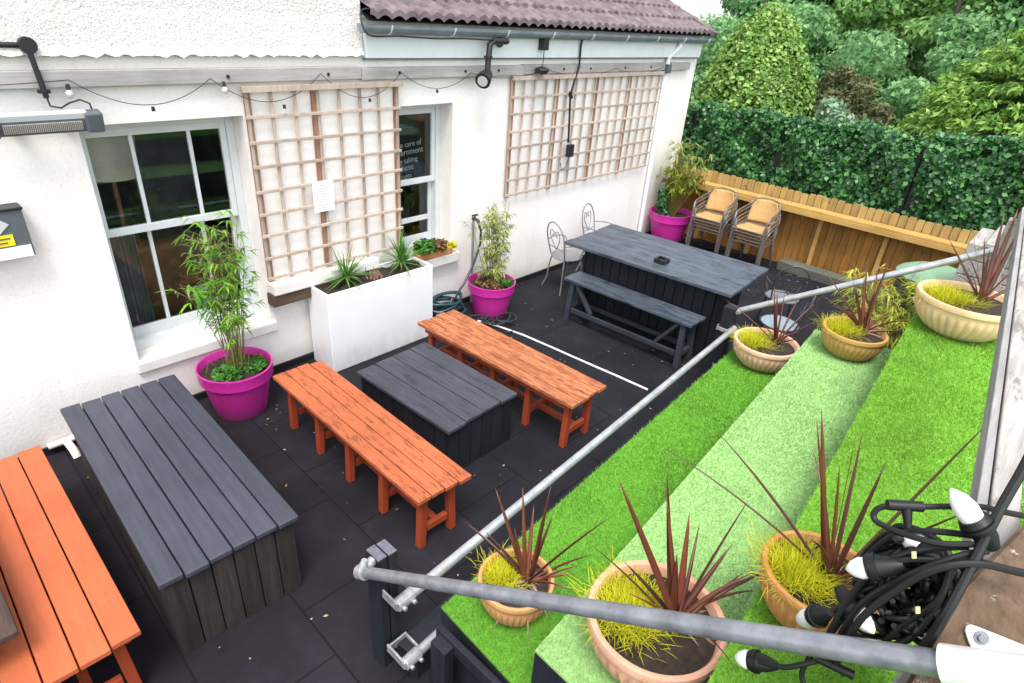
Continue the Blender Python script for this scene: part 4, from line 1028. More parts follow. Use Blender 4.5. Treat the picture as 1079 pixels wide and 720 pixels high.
hr = empty('handrail', (3.72, -2.53, 0), label='far bright pipe handrail sloping up from its dark post behind the far pots', cat='handrail')
q = MB(); q.bx(3.645, 3.695, -2.565, -2.475, 0, 0.70); q.bx(3.700, 3.750, -2.565, -2.475, 0, 0.70); q.build('post', M['post'], hr, world=True, bevel=0.005)
A2, B2 = V((3.74, -2.56, 0.655)), V((3.88, -4.00, 1.585))
q = MB(); q.tube([A2.lerp(B2, t) for t in np.linspace(0, 1, 5)], 0.0235, 18); q.build('pipe', M['galv'], hr, world=True, smooth=True)
d2 = (B2 - A2).normalized()
q = MB(); q.tube([A2 - d2 * 0.03, A2 + d2 * 0.02], 0.031, 16); q.tube([A2, A2 + V((-0.03, 0.02, 0.0))], 0.025, 10); q.build('clamp', M['clamp'], hr, world=True, smooth=True)
# top deck timber rail along the steps
bm_ = empty('timber_rail', (2.2, -4.2, 1.05), label='whitewashed weathered timber rail along the right side of the steps', cat='rail')
def bl_pts(x): return -4.346 + 0.08 * x
q = MB(); x0, x1 = 0.36, 4.15
q.add([(x0, bl_pts(x0) - 0.024, 1.826), (x1, bl_pts(x1) - 0.024, 1.826), (x1, bl_pts(x1) - 0.078, 1.83), (x0, bl_pts(x0) - 0.078, 1.83),
       (x0, bl_pts(x0) - 0.024, 1.765), (x1, bl_pts(x1) - 0.024, 1.765), (x1, bl_pts(x1) - 0.078, 1.765), (x0, bl_pts(x0) - 0.078, 1.765)],
      [(0, 1, 2, 3), (7, 6, 5, 4), (0, 4, 5, 1), (2, 6, 7, 3), (1, 5, 6, 2), (0, 3, 7, 4)])
q.build('beam', M['whitewood'], bm_, world=True, bevel=0.004, fix=True)
q = MB(); q.add([(x0, bl_pts(x0), 1.822), (x1, bl_pts(x1), 1.822), (x1, bl_pts(x1) - 0.020, 1.822), (x0, bl_pts(x0) - 0.020, 1.822),
       (x0, bl_pts(x0), 1.755), (x1, bl_pts(x1), 1.755), (x1, bl_pts(x1) - 0.020, 1.755), (x0, bl_pts(x0) - 0.020, 1.755)],
      [(0, 1, 2, 3), (7, 6, 5, 4), (0, 4, 5, 1), (2, 6, 7, 3), (1, 5, 6, 2), (0, 3, 7, 4)])
q.build('side_board', M['greywood'], bm_, world=True, bevel=0.003, fix=True)
q = MB(); q.bx(0.39, 0.45, -4.385, -4.325, 1.05, 1.753); q.build('post', M['greywood'], bm_, world=True, bevel=0.004)
# rough brown end post
bp = empty('timber_post', (0.18, -4.40, 1.05), label='rough brown timber post with a pale sloping top in the bottom right corner', cat='post')
FL, FR, RL_, RR = V((0.1953, -4.3164, 1.8661)), V((0.2664, -4.5042, 1.8426)), V((0.3012, -4.3379, 1.8613)), V((0.6486, -4.4238, 1.9252))
BL, BR = V((0.0778, -4.3135, 1.7173)), V((0.1579, -4.5353, 1.6845))
q = MB(); zb_ = 1.05
gnd = [V((p.x, p.y, zb_)) for p in (BL, BR, RR, RL_)]
q.add([FL, FR, RR, RL_, BL, BR] + gnd, [(0, 1, 2, 3), (0, 4, 5, 1), (4, 6, 7, 5), (5, 7, 8, 2, 1), (2, 8, 9, 3), (3, 9, 6, 4, 0), (9, 8, 7, 6)])
q.build('post', M['postwood'], bp, world=True, bevel=0.007, fix=True)
# flange plate screwed to the sloping face
nrm = V((-0.7381, -0.3515, 0.5759))
outl = [(0.1613, -4.3458, 1.8046), (0.1658, -4.3440, 1.8115), (0.1715, -4.3487, 1.8159), (0.1769, -4.3612, 1.8152), (0.1850, -4.3823, 1.8127), (0.2063, -4.4375, 1.8063), (0.1847, -4.4543, 1.7683), (0.1477, -4.3845, 1.7635), (0.1514, -4.3705, 1.7767), (0.1565, -4.3552, 1.7927)]
q = MB(); k = len(outl)
q.add([V(p) + nrm * 0.002 for p in outl] + [V(p) + nrm * 0.008 for p in outl], [tuple(range(k)), tuple(range(k, 2 * k))[::-1]] + [(i, (i + 1) % k, k + (i + 1) % k, k + i) for i in range(k)])
fl_ = q.build('flange', M['sleevem'], rl, world=True, fix=True, bevel=0.0015)
bc = V((0.1641, -4.3717, 1.8071))
q = MB(); q.tube([bc, bc + nrm * 0.002], 0.012, 18); q.tube([bc + nrm * 0.002, bc + nrm * 0.007], 0.0075, 6); q.build('bolt', M['galvdull'], fl_, world=True)

# pale timber at the far end of the top deck
fp = empty('timber_post', (4.075, -4.025, 1.05), label='white timber post where the far handrail meets the top deck', cat='post')
q = MB(); q.bx(4.03, 4.12, -4.07, -3.98, 1.05, 1.753); q.build('post', M['whitewood'], fp, world=True, bevel=0.006)
bxx = empty('timber_box', (4.75, -4.15, 0.0), label='pale weathered timber box with a ledge beyond the far end of the steps', cat='box')
q = MB()
for k in range(5): q.bx(4.50, 5.10, -4.50, -3.80 , 0.85 + k * 0.12, 0.85 + k * 0.12 + 0.114)
q.build('planks', M['whitewood'], bxx, world=True, bevel=0.005)
q = MB(); q.bx(4.44, 5.16, -4.56, -3.90, 1.452, 1.482); q.build('top_board', M['whitewood'], bxx, world=True, bevel=0.005)
q = MB()
for sx, sy in ((4.52, -4.46), (5.08, -4.46), (4.52, -3.84), (5.08, -3.84)): q.bx(sx - .04, sx + .04, sy - .04, sy + .04, -0.2, 0.85)
q.build('leg', M['greywood'], bxx, world=True)
bn = empty('water_butt', (5.35, -3.62, 0), label='dark barrel with a pale green domed lid behind the far peach bowl', cat='barrel')
q = MB(); q.lathe([(0.26, -0.05), (0.30, 0.2), (0.31, 0.5), (0.29, 0.88), (0.0, 0.88)], n=32); q.build('barrel', M['greenbody'], bn, smooth=True)
q = MB(); q.lathe([(0.315, 0.87), (0.32, 0.895), (0.30, 0.915), (0.22, 0.955), (0.10, 0.985), (0.0, 0.99)], n=32); q.build('lid', M['greenlid'], bn, smooth=True)

# ------------------------------------------------------------------ pots and plants
def ground_herbs(n, R_, z, mat, parent, name, size=0.03, h=0.05, cx=0, cy=0):
    a = rng.uniform(0, 2 * math.pi, n); r = R_ * np.sqrt(rng.uniform(0, 1, n))
    P = np.stack([cx + r * np.cos(a), cy + r * np.sin(a), z + rng.uniform(0, h, n)], 1)
    v, f = leaf_cloud(P, np.tile([0, 0, 1.0], (n, 1)), size * rng.uniform(0.6, 1.3, n), 1.5, 0.6)
    return np_mesh(name, v, f, mat, parent)

def pink_pot(loc, R_, H, label, handles=False):
    t = empty('plant_pot', loc, 0, label, 'plant pot', 'magenta plastic pots')
    rb = R_ * 0.68
    q = MB(); q.lathe([(rb * 0.97, 0), (rb, 0.01), (R_ * 0.90, H * 0.74), (R_ * 0.905, H * 0.76), (R_ * 0.975, H * 0.765), (R_ * 0.99, H * 0.97), (R_, H * 0.985), (R_ * 0.995, H), (R_ * 0.955, H), (R_ * 0.94, H * 0.97), (R_ * 0.88, H * 0.80)], n=64)
    q.build('pot', M['pink'], t, smooth=True)
    q = MB(); q.lathe([(R_ * 0.91, H * 0.86), (R_ * 0.6, H * 0.89), (0, H * 0.91)], n=32); q.build('soil', M['soil'], t, smooth=True)
    return t
def bamboo(t, z0, stems, H, spread, leafmat, nleaf, leaf_len, stem_r=0.004, lean=(0, 0), leafstart=0.25, stemmat=None, droop=0.8, cx=0, cy=0, topbias=1.0, width=0.017):
    q = MB(); LP, LD = [], []
    for i in range(stems):
        a = r_.uniform(0, 2 * math.pi); rr = r_.uniform(0, 0.07)
        b = V((cx + rr * math.cos(a), cy + rr * math.sin(a), z0)); hh = H * r_.uniform(0.6, 1.0)
        tip = b + V((math.cos(a) * spread * r_.uniform(0.3, 1) + lean[0] * hh, math.sin(a) * spread * r_.uniform(0.3, 1) + lean[1] * hh, hh))
        mid = b.lerp(tip, 0.5) + V((r_.uniform(-.02, .02), r_.uniform(-.02, .02), 0.03 * hh))
        pts = [b.lerp(mid, s * 2) if s < .5 else mid.lerp(tip, s * 2 - 1) for s in np.linspace(0, 1, 9)]
        q.tube(pts, list(np.linspace(stem_r, stem_r * 0.4, 9)), 6)
        per = nleaf // stems
        # twigs with fans of leaves
        for k in range(max(1, per // 5)):
            s = leafstart + (1 - leafstart) * r_.uniform(0, 1) ** topbias
            p = b.lerp(mid, s * 2) if s < .5 else mid.lerp(tip, s * 2 - 1)
            aa = r_.uniform(0, 2 * math.pi); tl = r_.uniform(0.03, 0.14) * (H ** 0.5)
            e = p + V((math.cos(aa) * tl, math.sin(aa) * tl, tl * r_.uniform(0, 0.7)))
            for _ in range(5):
                u_ = r_.uniform(0.5, 1.0); LP.append(p.lerp(e, u_)); a3 = aa + r_.uniform(-1.2, 1.2); LD.append((math.cos(a3), math.sin(a3), r_.uniform(-0.5, 0.5)))
            q.tube([p, e], 0.0013, 4)
    q.build('stem', stemmat or M['stem'], t)
    n = len(LP)
    v, f = blades(np.array([tuple(p) for p in LP]), np.array(LD), leaf_len * rng.uniform(0.55, 1.2, n), width * rng.uniform(0.7, 1.2, n), droop * rng.uniform(0.4, 1.6, n), 3)
    np_mesh('foliage', v, f, leafmat, t)

p1 = pink_pot((0.53, -0.315, 0), 0.255, 0.38, 'magenta pot with tall leafy bamboo under the big window')
bp1 = empty('bamboo_plant', (0.53, -0.315, 0.345), label='tall green bamboo growing in the magenta pot under the big window', cat='bamboo')
bamboo(bp1, 0, 22, 1.08, 0.11, M['bamboo'], 1200, 0.076, 0.0042, lean=(0.03, 0.0), leafstart=0.30, topbias=1.0, width=0.014)
bamboo(bp1, 0, 4, 1.22, 0.26, M['bamboo'], 150, 0.10, 0.004, lean=(-0.10, -0.05), leafstart=0.65)
bamboo(bp1, 0, 2, 0.95, 0.10, M['bamboo'], 110, 0.11, 0.004, lean=(-0.30, -0.08), leafstart=0.7)
ground_herbs(420, 0.09, 0.0, M['herb'], bp1, 'herbs', 0.035, 0.055, -0.10, -0.10); ground_herbs(300, 0.10, 0.0, M['herb'], bp1, 'herbs', 0.028, 0.04, 0.11, -0.05)
v, f = blades(np.stack([rng.normal(0, 0.06, 90), rng.normal(0, 0.06, 90), np.zeros(90)], 1), rand_dirs(90, 0.6, 1.5), rng.uniform(0.05, 0.16, 90), 0.005, 0.4, 3)
np_mesh('dry_shoots', v, f, M['brownherb'], bp1)
p2 = pink_pot((3.09, -0.36, 0), 0.24, 0.36, 'magenta pot with pale slender bamboo beside the standpipe')
bp2 = empty('bamboo_plant', (3.09, -0.36, 0.325), label='slender pale bamboo in the magenta pot beside the standpipe', cat='bamboo')
bamboo(bp2, 0, 14, 0.90, 0.09, M['bamboo_pale'], 1250, 0.075, 0.004, lean=(0.10, 0.06), leafstart=0.12, width=0.014)
bamboo(bp2, 0, 3, 0.62, 0.14, M['bamboo_pale'], 30, 0.07, 0.004, lean=(-0.05, 0.15), leafstart=0.3, stemmat=M['stem_dark'], width=0.012)
ground_herbs(450, 0.15, 0.0, M['brownherb'], bp2, 'dry_herbs', 0.03, 0.05); ground_herbs(260, 0.09, 0.0, M['herb'], bp2, 'herbs', 0.035, 0.05, 0.08, -0.1)
p3 = pink_pot((6.62, -0.32, 0), 0.29, 0.44, 'magenta pot in the corner where wall meets fence, with golden bamboo')
q = MB(); q.tube(arc([(6.85, -0.50, 0.36), (6.90, -0.56, 0.26), (6.88, -0.55, 0.12), (6.82, -0.48, 0.06)]), 0.007, 6); q.build('handle', M['pink'], p3, world=True, smooth=True)
bp3 = empty('bamboo_plant', (6.62, -0.32, 0.39), label='bushy golden stemmed bamboo in the corner magenta pot', cat='bamboo')
bamboo(bp3, 0, 80, 0.74, 0.24, M['bamboo_gold'], 1300, 0.09, 0.005, lean=(0.10, -0.10), leafstart=0.55, stemmat=plain('golden_cane', (0.27, 0.20, 0.045), 0.5, var=0.4, vs=14), width=0.02)
bamboo(bp3, 0, 18, 1.0, 0.28, M['bamboo_pale'], 420, 0.12, 0.004, lean=(0.10, -0.12), leafstart=0.7, width=0.022)
v, f = clumps([np.array([-0.20, 0.02, 0.06]), np.array([-0.20, 0.06, 0.18]), np.array([-0.17, 0.08, 0.30])], [0.09, 0.08, 0.06], 130, 0.05, 0.3, 1.4); np_mesh('ivy_leaves', v, f, M['ivy'], bp3)

# white trough planter
wp_ = empty('planter', (1.82, -0.19, 0), 0, 'tall white rectangular trough planter standing against the wall below the trellis', 'planter')
q = MB(); Lx, Ly, Hh, tk = 1.06, 0.30, 0.70, 0.022
o8 = [(-Lx / 2, -Ly / 2), (Lx / 2, -Ly / 2), (Lx / 2, Ly / 2), (-Lx / 2, Ly / 2)]; i8 = [(-Lx / 2 + tk, -Ly / 2 + tk), (Lx / 2 - tk, -Ly / 2 + tk), (Lx / 2 - tk, Ly / 2 - tk), (-Lx / 2 + tk, Ly / 2 - tk)]
vs = [(x, y, 0.0) for x, y in o8] + [(x, y, Hh) for x, y in o8] + [(x, y, Hh) for x, y in i8] + [(x, y, Hh - 0.10) for x, y in i8]
fsx = [(3, 2, 1, 0)]
for i in range(4):
    j = (i + 1) % 4; fsx += [(i, j, 4 + j, 4 + i), (4 + i, 4 + j, 8 + j, 8 + i), (8 + i, 8 + j, 12 + j, 12 + i)]
q.add(vs, fsx); q.build('trough', M['white'], wp_, bevel=0.006)
q = MB(); ns = 26; vs = []; fsx = []
for i in range(ns):
    for j in range(8): vs.append((-Lx / 2 + tk + (Lx - 2 * tk) * i / (ns - 1), -Ly / 2 + tk + (Ly - 2 * tk) * j / 7, Hh - 0.035 + r_.uniform(-.012, .014)))
for i in range(ns - 1):
    for j in range(7): a = i * 8 + j; fsx.append((a, a + 8, a + 9, a + 1))
q.add(vs, fsx); q.build('soil', M['soil'], wp_, smooth=True)
def yucca(loc, label, n, L):
    t = empty('yucca_plant', loc, 0, label, 'yucca')
    q = MB(); q.tube([(0, 0, -0.02), (0.004, 0, 0.07)], [0.016, 0.012], 8); q.build('trunk', M['bark'], t, smooth=True)
    d = rand_dirs(n, 0.0, 1.45)
    v, f = blades(np.tile([0.003, 0, 0.065], (n, 1)) + rng.normal(0, 0.006, (n, 3)), d, L * rng.uniform(0.6, 1.1, n), 0.016, 0.35, 4)
    np_mesh('leaves', v, f, M['yucca'], t)
yucca((1.575, -0.17, 0.665), 'spiky green yucca at the left end of the white trough', 75, 0.26)
yucca((2.13, -0.17, 0.665), 'spiky green yucca at the right end of the white trough', 80, 0.29)
hp = empty('heather_plant', (1.83, -0.20, 0.66), 0, 'small pinkish heather between the two yuccas in the white trough', 'heather')
v, f = blades(rng.normal(0, 0.025, (60, 3)) * np.array([1, 1, 0]), rand_dirs(60, 0.7, 1.5), rng.uniform(0.04, 0.09, 60), 0.012, 0.2, 2); np_mesh('foliage', v, f, M['cordy_pale'], hp)
q = MB(); q.tube([(-0.07, 0.03, 0), (-0.065, 0.03, 0.10)], 0.003, 6); q.build('stem', M['stem_dark'], hp)
# sill plants by the narrow window
tr_ = empty('sill_trough', (2.60, -0.03, 0.623), 0, 'low terracotta trough of brown and green plants on the narrow window sill', 'planter')
q = MB(); q.bx(-0.20, 0.22, -0.05, 0.05, 0, 0.07); q.build('trough', M['terracotta'], tr_, bevel=0.01)
ground_herbs(260, 0.10, 0.07, M['brownherb'], tr_, 'dry_foliage', 0.035, 0.07, 0.05, 0.0); ground_herbs(240, 0.09, 0.07, M['herb'], tr_, 'foliage', 0.04, 0.10, -0.10, 0.0)
ground_herbs(60, 0.05, 0.05, M['acid'], tr_, 'yellow_foliage', 0.03, 0.05, 0.23, -0.02)
ip = empty('plant_pot', (2.62, 0.34, 0.55), 0, 'orange clay pot just inside the narrow window', 'plant pot')
q = MB(); q.lathe([(0.06, 0), (0.085, 0.13), (0.095, 0.13), (0.095, 0.17), (0, 0.165)], n=24); q.build('pot', plain('inside_pot', (0.75, 0.28, 0.12), 0.6), ip, smooth=True)
q = MB(); q.bx(-0.35, 0.28, -0.10, 0.12, -0.03, -0.001); q.build('window_board', M['interior_brown'], ip)
v, f = clumps([np.array([-0.2, 0.02, 0.35])], [0.16], 160, 0.05); np_mesh('houseplant_leaves', v, f, M['herb'], ip)

# fluted terracotta bowls with red cordylines and yellow sedge
def bowl(loc, R_, H, mat, label, band=False, seed=0):
    t = empty('terracotta_bowl', loc, 0, label, 'plant pot', 'fluted terracotta bowls on the steps')
    rb = R_ * 0.52; nf = 34
    prof = [(rb * 0.96, 0.0), (rb, 0.006)]
    for s in np.linspace(0.08, 0.80, 12): prof.append((rb + (R_ * 0.95 - rb) * math.sin(s / 0.80 * math.pi / 2) ** 0.8, H * s))
    prof += [(R_ * 0.955, H * 0.82), (R_ * 0.995, H * 0.86), (R_, H * 0.93), (R_ * 0.985, H * 0.985), (R_ * 0.95, H), (R_ * 0.90, H * 0.985), (R_ * 0.87, H * 0.92), (R_ * 0.84, H * 0.75)]
    def fl(r, z, a):
        s = z / H
        amp = 0.055 * max(0, min(1, (s - 0.02) * 8)) * max(0, min(1, (0.74 - s) * 7))
        return r * (1 + amp * (abs(math.sin(a * nf / 2)) - 0.5)) if r > rb * 0.5 and s < 0.8 else r
    q = MB(); q.lathe(prof, n=240, flute=fl); q.build('bowl', mat, t, smooth=True)
    q = MB(); ns = 24; q.lathe([(R_ * 0.855, H * 0.84), (R_ * 0.6, H * 0.865), (R_ * 0.3, H * 0.88), (0, H * 0.885)], n=ns); q.build('soil', M['soil'], t, smooth=True)
    return t
def cordyline(loc, label, leaves, pale, ls_=1.0, ws_=1.0, sh_=0.0):
    t = empty('cordyline', loc, 0, label, 'cordyline', 'red cordylines in the bowls')
    P = np.array([[0, 0, 0.0]] * len(leaves)) + rng.normal(0, 0.008, (len(leaves), 3))
    D_ = np.array([l[0] for l in leaves], float); D_ = D_ - right[None, :] * np.where(D_[:, 2:3] >= 0.85, sh_, sh_ * 0.4); leaves = [(a, b * ls_, c * ws_, d) for a, b, c, d in leaves]
    def strip(P, D_, L, W, dr, mat, name):
        sd_ = np.cross(unit(np.asarray(D_, float)), np.array([0.662, 0.577, -0.478])) + rng.normal(0, 0.35, (len(P), 3)); sd_ = sd_ - unit(np.asarray(D_, float)) * (sd_ * unit(np.asarray(D_, float))).sum(1, keepdims=True)
        v, f = blades(P, D_, L, W, dr, 7, side=sd_, taper=0.8, basew=0.8)
        o = np_mesh(name, v, f, mat, t)
        sm = o.modifiers.new('solid', 'SOLIDIFY'); sm.thickness = 0.0012
    strip(P, D_, np.array([l[1] for l in leaves]), np.array([l[2] for l in leaves]), np.array([l[3] for l in leaves]), M['cordy'], 'leaves')
    ne = 5; de = rand_dirs(ne, 0.35, 1.2); strip(rng.normal(0, 0.008, (ne, 3)), de, ls_ * rng.uniform(0.18, 0.36, ne), ws_ * rng.uniform(0.009, 0.015, ne), rng.uniform(0.4, 1.1, ne), M['cordy'], 'arching_leaves')
    if pale:
        n = pale; strip(rng.normal(0, 0.008, (n, 3)), rand_dirs(n, -0.1, 0.5), rng.uniform(0.14, 0.26, n), 0.016, rng.uniform(0.5, 1.4, n), M['cordy_pale'], 'dry_leaves')
    q = MB(); q.tube([(0, 0, -0.03), (0, 0, 0.03)], [0.016, 0.012], 8); q.build('trunk', M['bark'], t)
    return t
def sedge(loc, label, n, L, sq=(1, 1), R_=0.05):
    t = empty('sedge_tuft', loc, 0, label, 'sedge', 'yellow sedge tufts in the bowls')
    P = np.stack([rng.normal(0, R_ * 0.6, n) * sq[0], rng.normal(0, R_ * 0.6, n) * sq[1], np.zeros(n)], 1)
    d = rand_dirs(n, 0.35, 1.5) + np.stack([P[:, 0], P[:, 1], P[:, 0] * 0], 1) * 5
    v, f = blades(P, d, L * rng.uniform(0.45, 0.95, n), 0.0031, rng.uniform(0.2, 0.9, n), 4)
    np_mesh('foliage', v, f, M['acid'], t)
right = np.array([0.6831, -0.7303, 0.0]); away = np.array([0.7540, 0.6568, 0.0])     # along and across the steps' outlook
def dv(rx, ay, z): return tuple(right * rx + away * ay + np.array([0, 0, z]))
bowls = [
    ('A', (0.475, -3.085, 0.40), 0.165, 0.20, M['pot_tan'], 'small tan fluted bowl at the near end of the lowest turf tier'),
    ('B', (0.475, -3.705, 0.72), 0.238, 0.23, M['pot_pink'], 'largest near pinkish bowl on the pale middle tier, under the near pipe'),
    ('C', (0.745, -4.075, 1.05), 0.180, 0.20, M['pot_orange'], 'orange fluted bowl at the near end of the top tier beside the black cables'),
    ('D', (3.50, -2.925, 0.40), 0.245, 0.21, M['pot_cream'], 'cream pink fluted bowl at the far end of the lowest tier by the far post'),
    ('E', (3.53, -3.465, 0.72), 0.212, 0.20, M['pot_mustard'], 'mustard brown fluted bowl at the far end of the pale middle tier'),
    ('F', (3.72, -3.985, 1.05), 0.300, 0.25, M['pot_peach'], 'large peach fluted bowl at the far end of the top tier'),
]
where = {'A': 'small tan bowl', 'B': 'big pinkish bowl under the near pipe', 'C': 'orange bowl beside the black cables', 'D': 'cream pink bowl by the far post', 'E': 'mustard bowl', 'F': 'large peach bowl'}
desc = {'A': 'spiky red cordyline with thin arching leaves in the ', 'B': 'tall dark red cordyline in the ', 'C': 'upright red cordyline with long slanting leaf in the ', 'D': 'slim red cordyline with pale fine leaves in the ', 'E': 'dense red cordyline in the ', 'F': 'red cordyline leaning right in the '}
spec = {
    'A': [(dv(-0.25, 0.3, 1), 0.40, 0.017, 0.12), (dv(0.02, 0.25, 1), 0.40, 0.017, 0.1), (dv(0.22, 0.2, 1), 0.42, 0.018, 0.1), (dv(0.14, 0.5, 1), 0.30, 0.016, 0.1), (dv(-0.9, 0.6, 0.75), 0.36, 0.013, 0.4), (dv(0.95, 0.5, 0.75), 0.40, 0.015, 0.3), (dv(-0.1, 0.1, 1), 0.28, 0.017, 0.1), (dv(1.0, 0.5, 0.4), 0.30, 0.011, 0.5), (dv(-0.6, 0.3, 0.9), 0.26, 0.014, 0.3), (dv(0.35, 0.3, 0.9), 0.30, 0.016, 0.2)],
    'B': [(dv(-0.18, 0.15, 1), 0.46, 0.021, 0.05), (dv(0.06, 0.1, 1), 0.38, 0.020, 0.04), (dv(0.13, 0.2, 1), 0.43, 0.017, 0.05), (dv(0.28, 0.3, 1), 0.29, 0.022, 0.1), (dv(0.8, 0.5, 0.9), 0.36, 0.013, 0.3), (dv(0.9, 0.3, 0.55), 0.30, 0.016, 0.5), (dv(-0.8, 0.5, 0.8), 0.27, 0.014, 0.3), (dv(0.55, 0.3, 0.8), 0.24, 0.018, 0.3), (dv(-0.5, 0.3, 0.9), 0.20, 0.015, 0.2), (dv(0.2, 0.1, 1), 0.22, 0.022, 0.2), (dv(0.75, 0.4, 0.6), 0.22, 0.013, 0.6)],
    'C': [(dv(0.0, 0.1, 1), 0.36, 0.013, 0.03), (dv(0.06, 0.1, 1), 0.38, 0.019, 0.04), (dv(0.75, 0.3, 0.8), 0.44, 0.017, 0.12), (dv(0.30, 0.2, 0.95), 0.30, 0.015, 0.1), (dv(0.45, 0.4, 0.85), 0.29, 0.012, 0.1), (dv(-0.5, 0.5, 0.8), 0.34, 0.010, 0.3), (dv(0.15, 0.1, 1), 0.26, 0.018, 0.1), (dv(-0.9, 0.7, 0.75), 0.42, 0.006, 0.4), (dv(0.5, 0.2, 0.9), 0.26, 0.015, 0.1)],
    'D': [(dv(-0.06, 0.1, 1), 0.46, 0.016, 0.04), (dv(0.10, 0.2, 1), 0.40, 0.018, 0.05), (dv(0.2, 0.3, 1), 0.36, 0.018, 0.1), (dv(0.32, 0.3, 1), 0.38, 0.014, 0.1), (dv(0.0, 0.1, 1), 0.34, 0.02, 0.05), (dv(0.75, 0.3, 0.8), 0.48, 0.013, 0.2), (dv(0.65, 0.4, 0.9), 0.42, 0.013, 0.2), (dv(-0.7, 0.5, 0.8), 0.48, 0.008, 0.4)],
    'E': [(dv(-0.12, 0.1, 1), 0.36, 0.02, 0.05), (dv(0.1, 0.1, 1), 0.38, 0.022, 0.05), (dv(0.22, 0.2, 1), 0.42, 0.022, 0.05), (dv(0.35, 0.3, 1), 0.44, 0.022, 0.1), (dv(0.48, 0.2, 0.95), 0.46, 0.02, 0.15), (dv(0.0, 0.1, 1), 0.30, 0.02, 0.1), (dv(-0.35, 0.4, 0.95), 0.45, 0.014, 0.15), (dv(-0.3, 0.1, 0.9), 0.28, 0.018, 0.2), (dv(0.3, 0.0, 0.9), 0.30, 0.02, 0.2), (dv(-0.6, 0.3, 0.8), 0.36, 0.012, 0.5), (dv(0.8, 0.1, 0.5), 0.34, 0.012, 0.8), (dv(0.7, -0.2, 0.4), 0.30, 0.012, 0.8)],
    'F': [(dv(0.25, 0.2, 1), 0.48, 0.028, 0.05), (dv(0.38, 0.2, 1), 0.52, 0.030, 0.08), (dv(0.5, 0.2, 0.9), 0.46, 0.026, 0.1), (dv(-0.10, 0.2, 1), 0.42, 0.014, 0.1), (dv(-0.35, 0.3, 0.95), 0.42, 0.016, 0.15), (dv(0.05, 0.2, 1), 0.36, 0.014, 0.05), (dv(0.7, 0.3, 0.7), 0.30, 0.018, 0.2), (dv(0.15, 0.1, 1), 0.30, 0.02, 0.1)],
}
for k, loc, R_, H, mat, lab in bowls:
    bowl(loc, R_, H, mat, lab)
    L0 = np.array(loc); zs_ = H * 0.865
    cxy = L0 + right * R_ * (0.28 if k != 'C' else 0.15) + np.array([0, 0, zs_])
    cordyline(tuple(cxy), desc[k] + where[k], spec[k], {'A': 14, 'B': 14, 'C': 8, 'D': 11, 'E': 14, 'F': 7}[k], {'A': 1.12, 'B': 1.36, 'C': 1.62, 'D': 1.12, 'E': 1.12, 'F': 1.15}[k], 1.25, {'A': 0.12, 'B': 0.30, 'C': 0.34, 'D': 0.30, 'E': 0.36, 'F': 0.30}[k])
    sx = L0 - right * R_ * 0.38 + away * R_ * 0.12 + np.array([0, 0, zs_])
    sedge(tuple(sx), 'bright yellow sedge tuft in the ' + where[k], {'A': 850, 'B': 1400, 'C': 1400, 'D': 1000, 'E': 950, 'F': 1200}[k], {'A': 0.09, 'B': 0.10, 'C': 0.10, 'D': 0.12, 'E': 0.12, 'F': 0.11}[k], R_=R_ * 0.42)

# tall yellow green clump beyond the far end of the steps
yb = empty('bamboo_clump', (4.75, -3.42, -0.2), 0, 'arching yellow green bamboo clump between the mustard and peach bowls and the fence', 'bamboo')
bamboo(yb, 0, 46, 1.30, 0.40, leaf('bamboo_lime', (0.22, 0.30, 0.02), (0.50, 0.54, 0.06), 0.5, 0.4, 0.3, (0.68, 0.64, 0.18)), 3400, 0.12, 0.004, leafstart=0.2, width=0.012, droop=1.0)

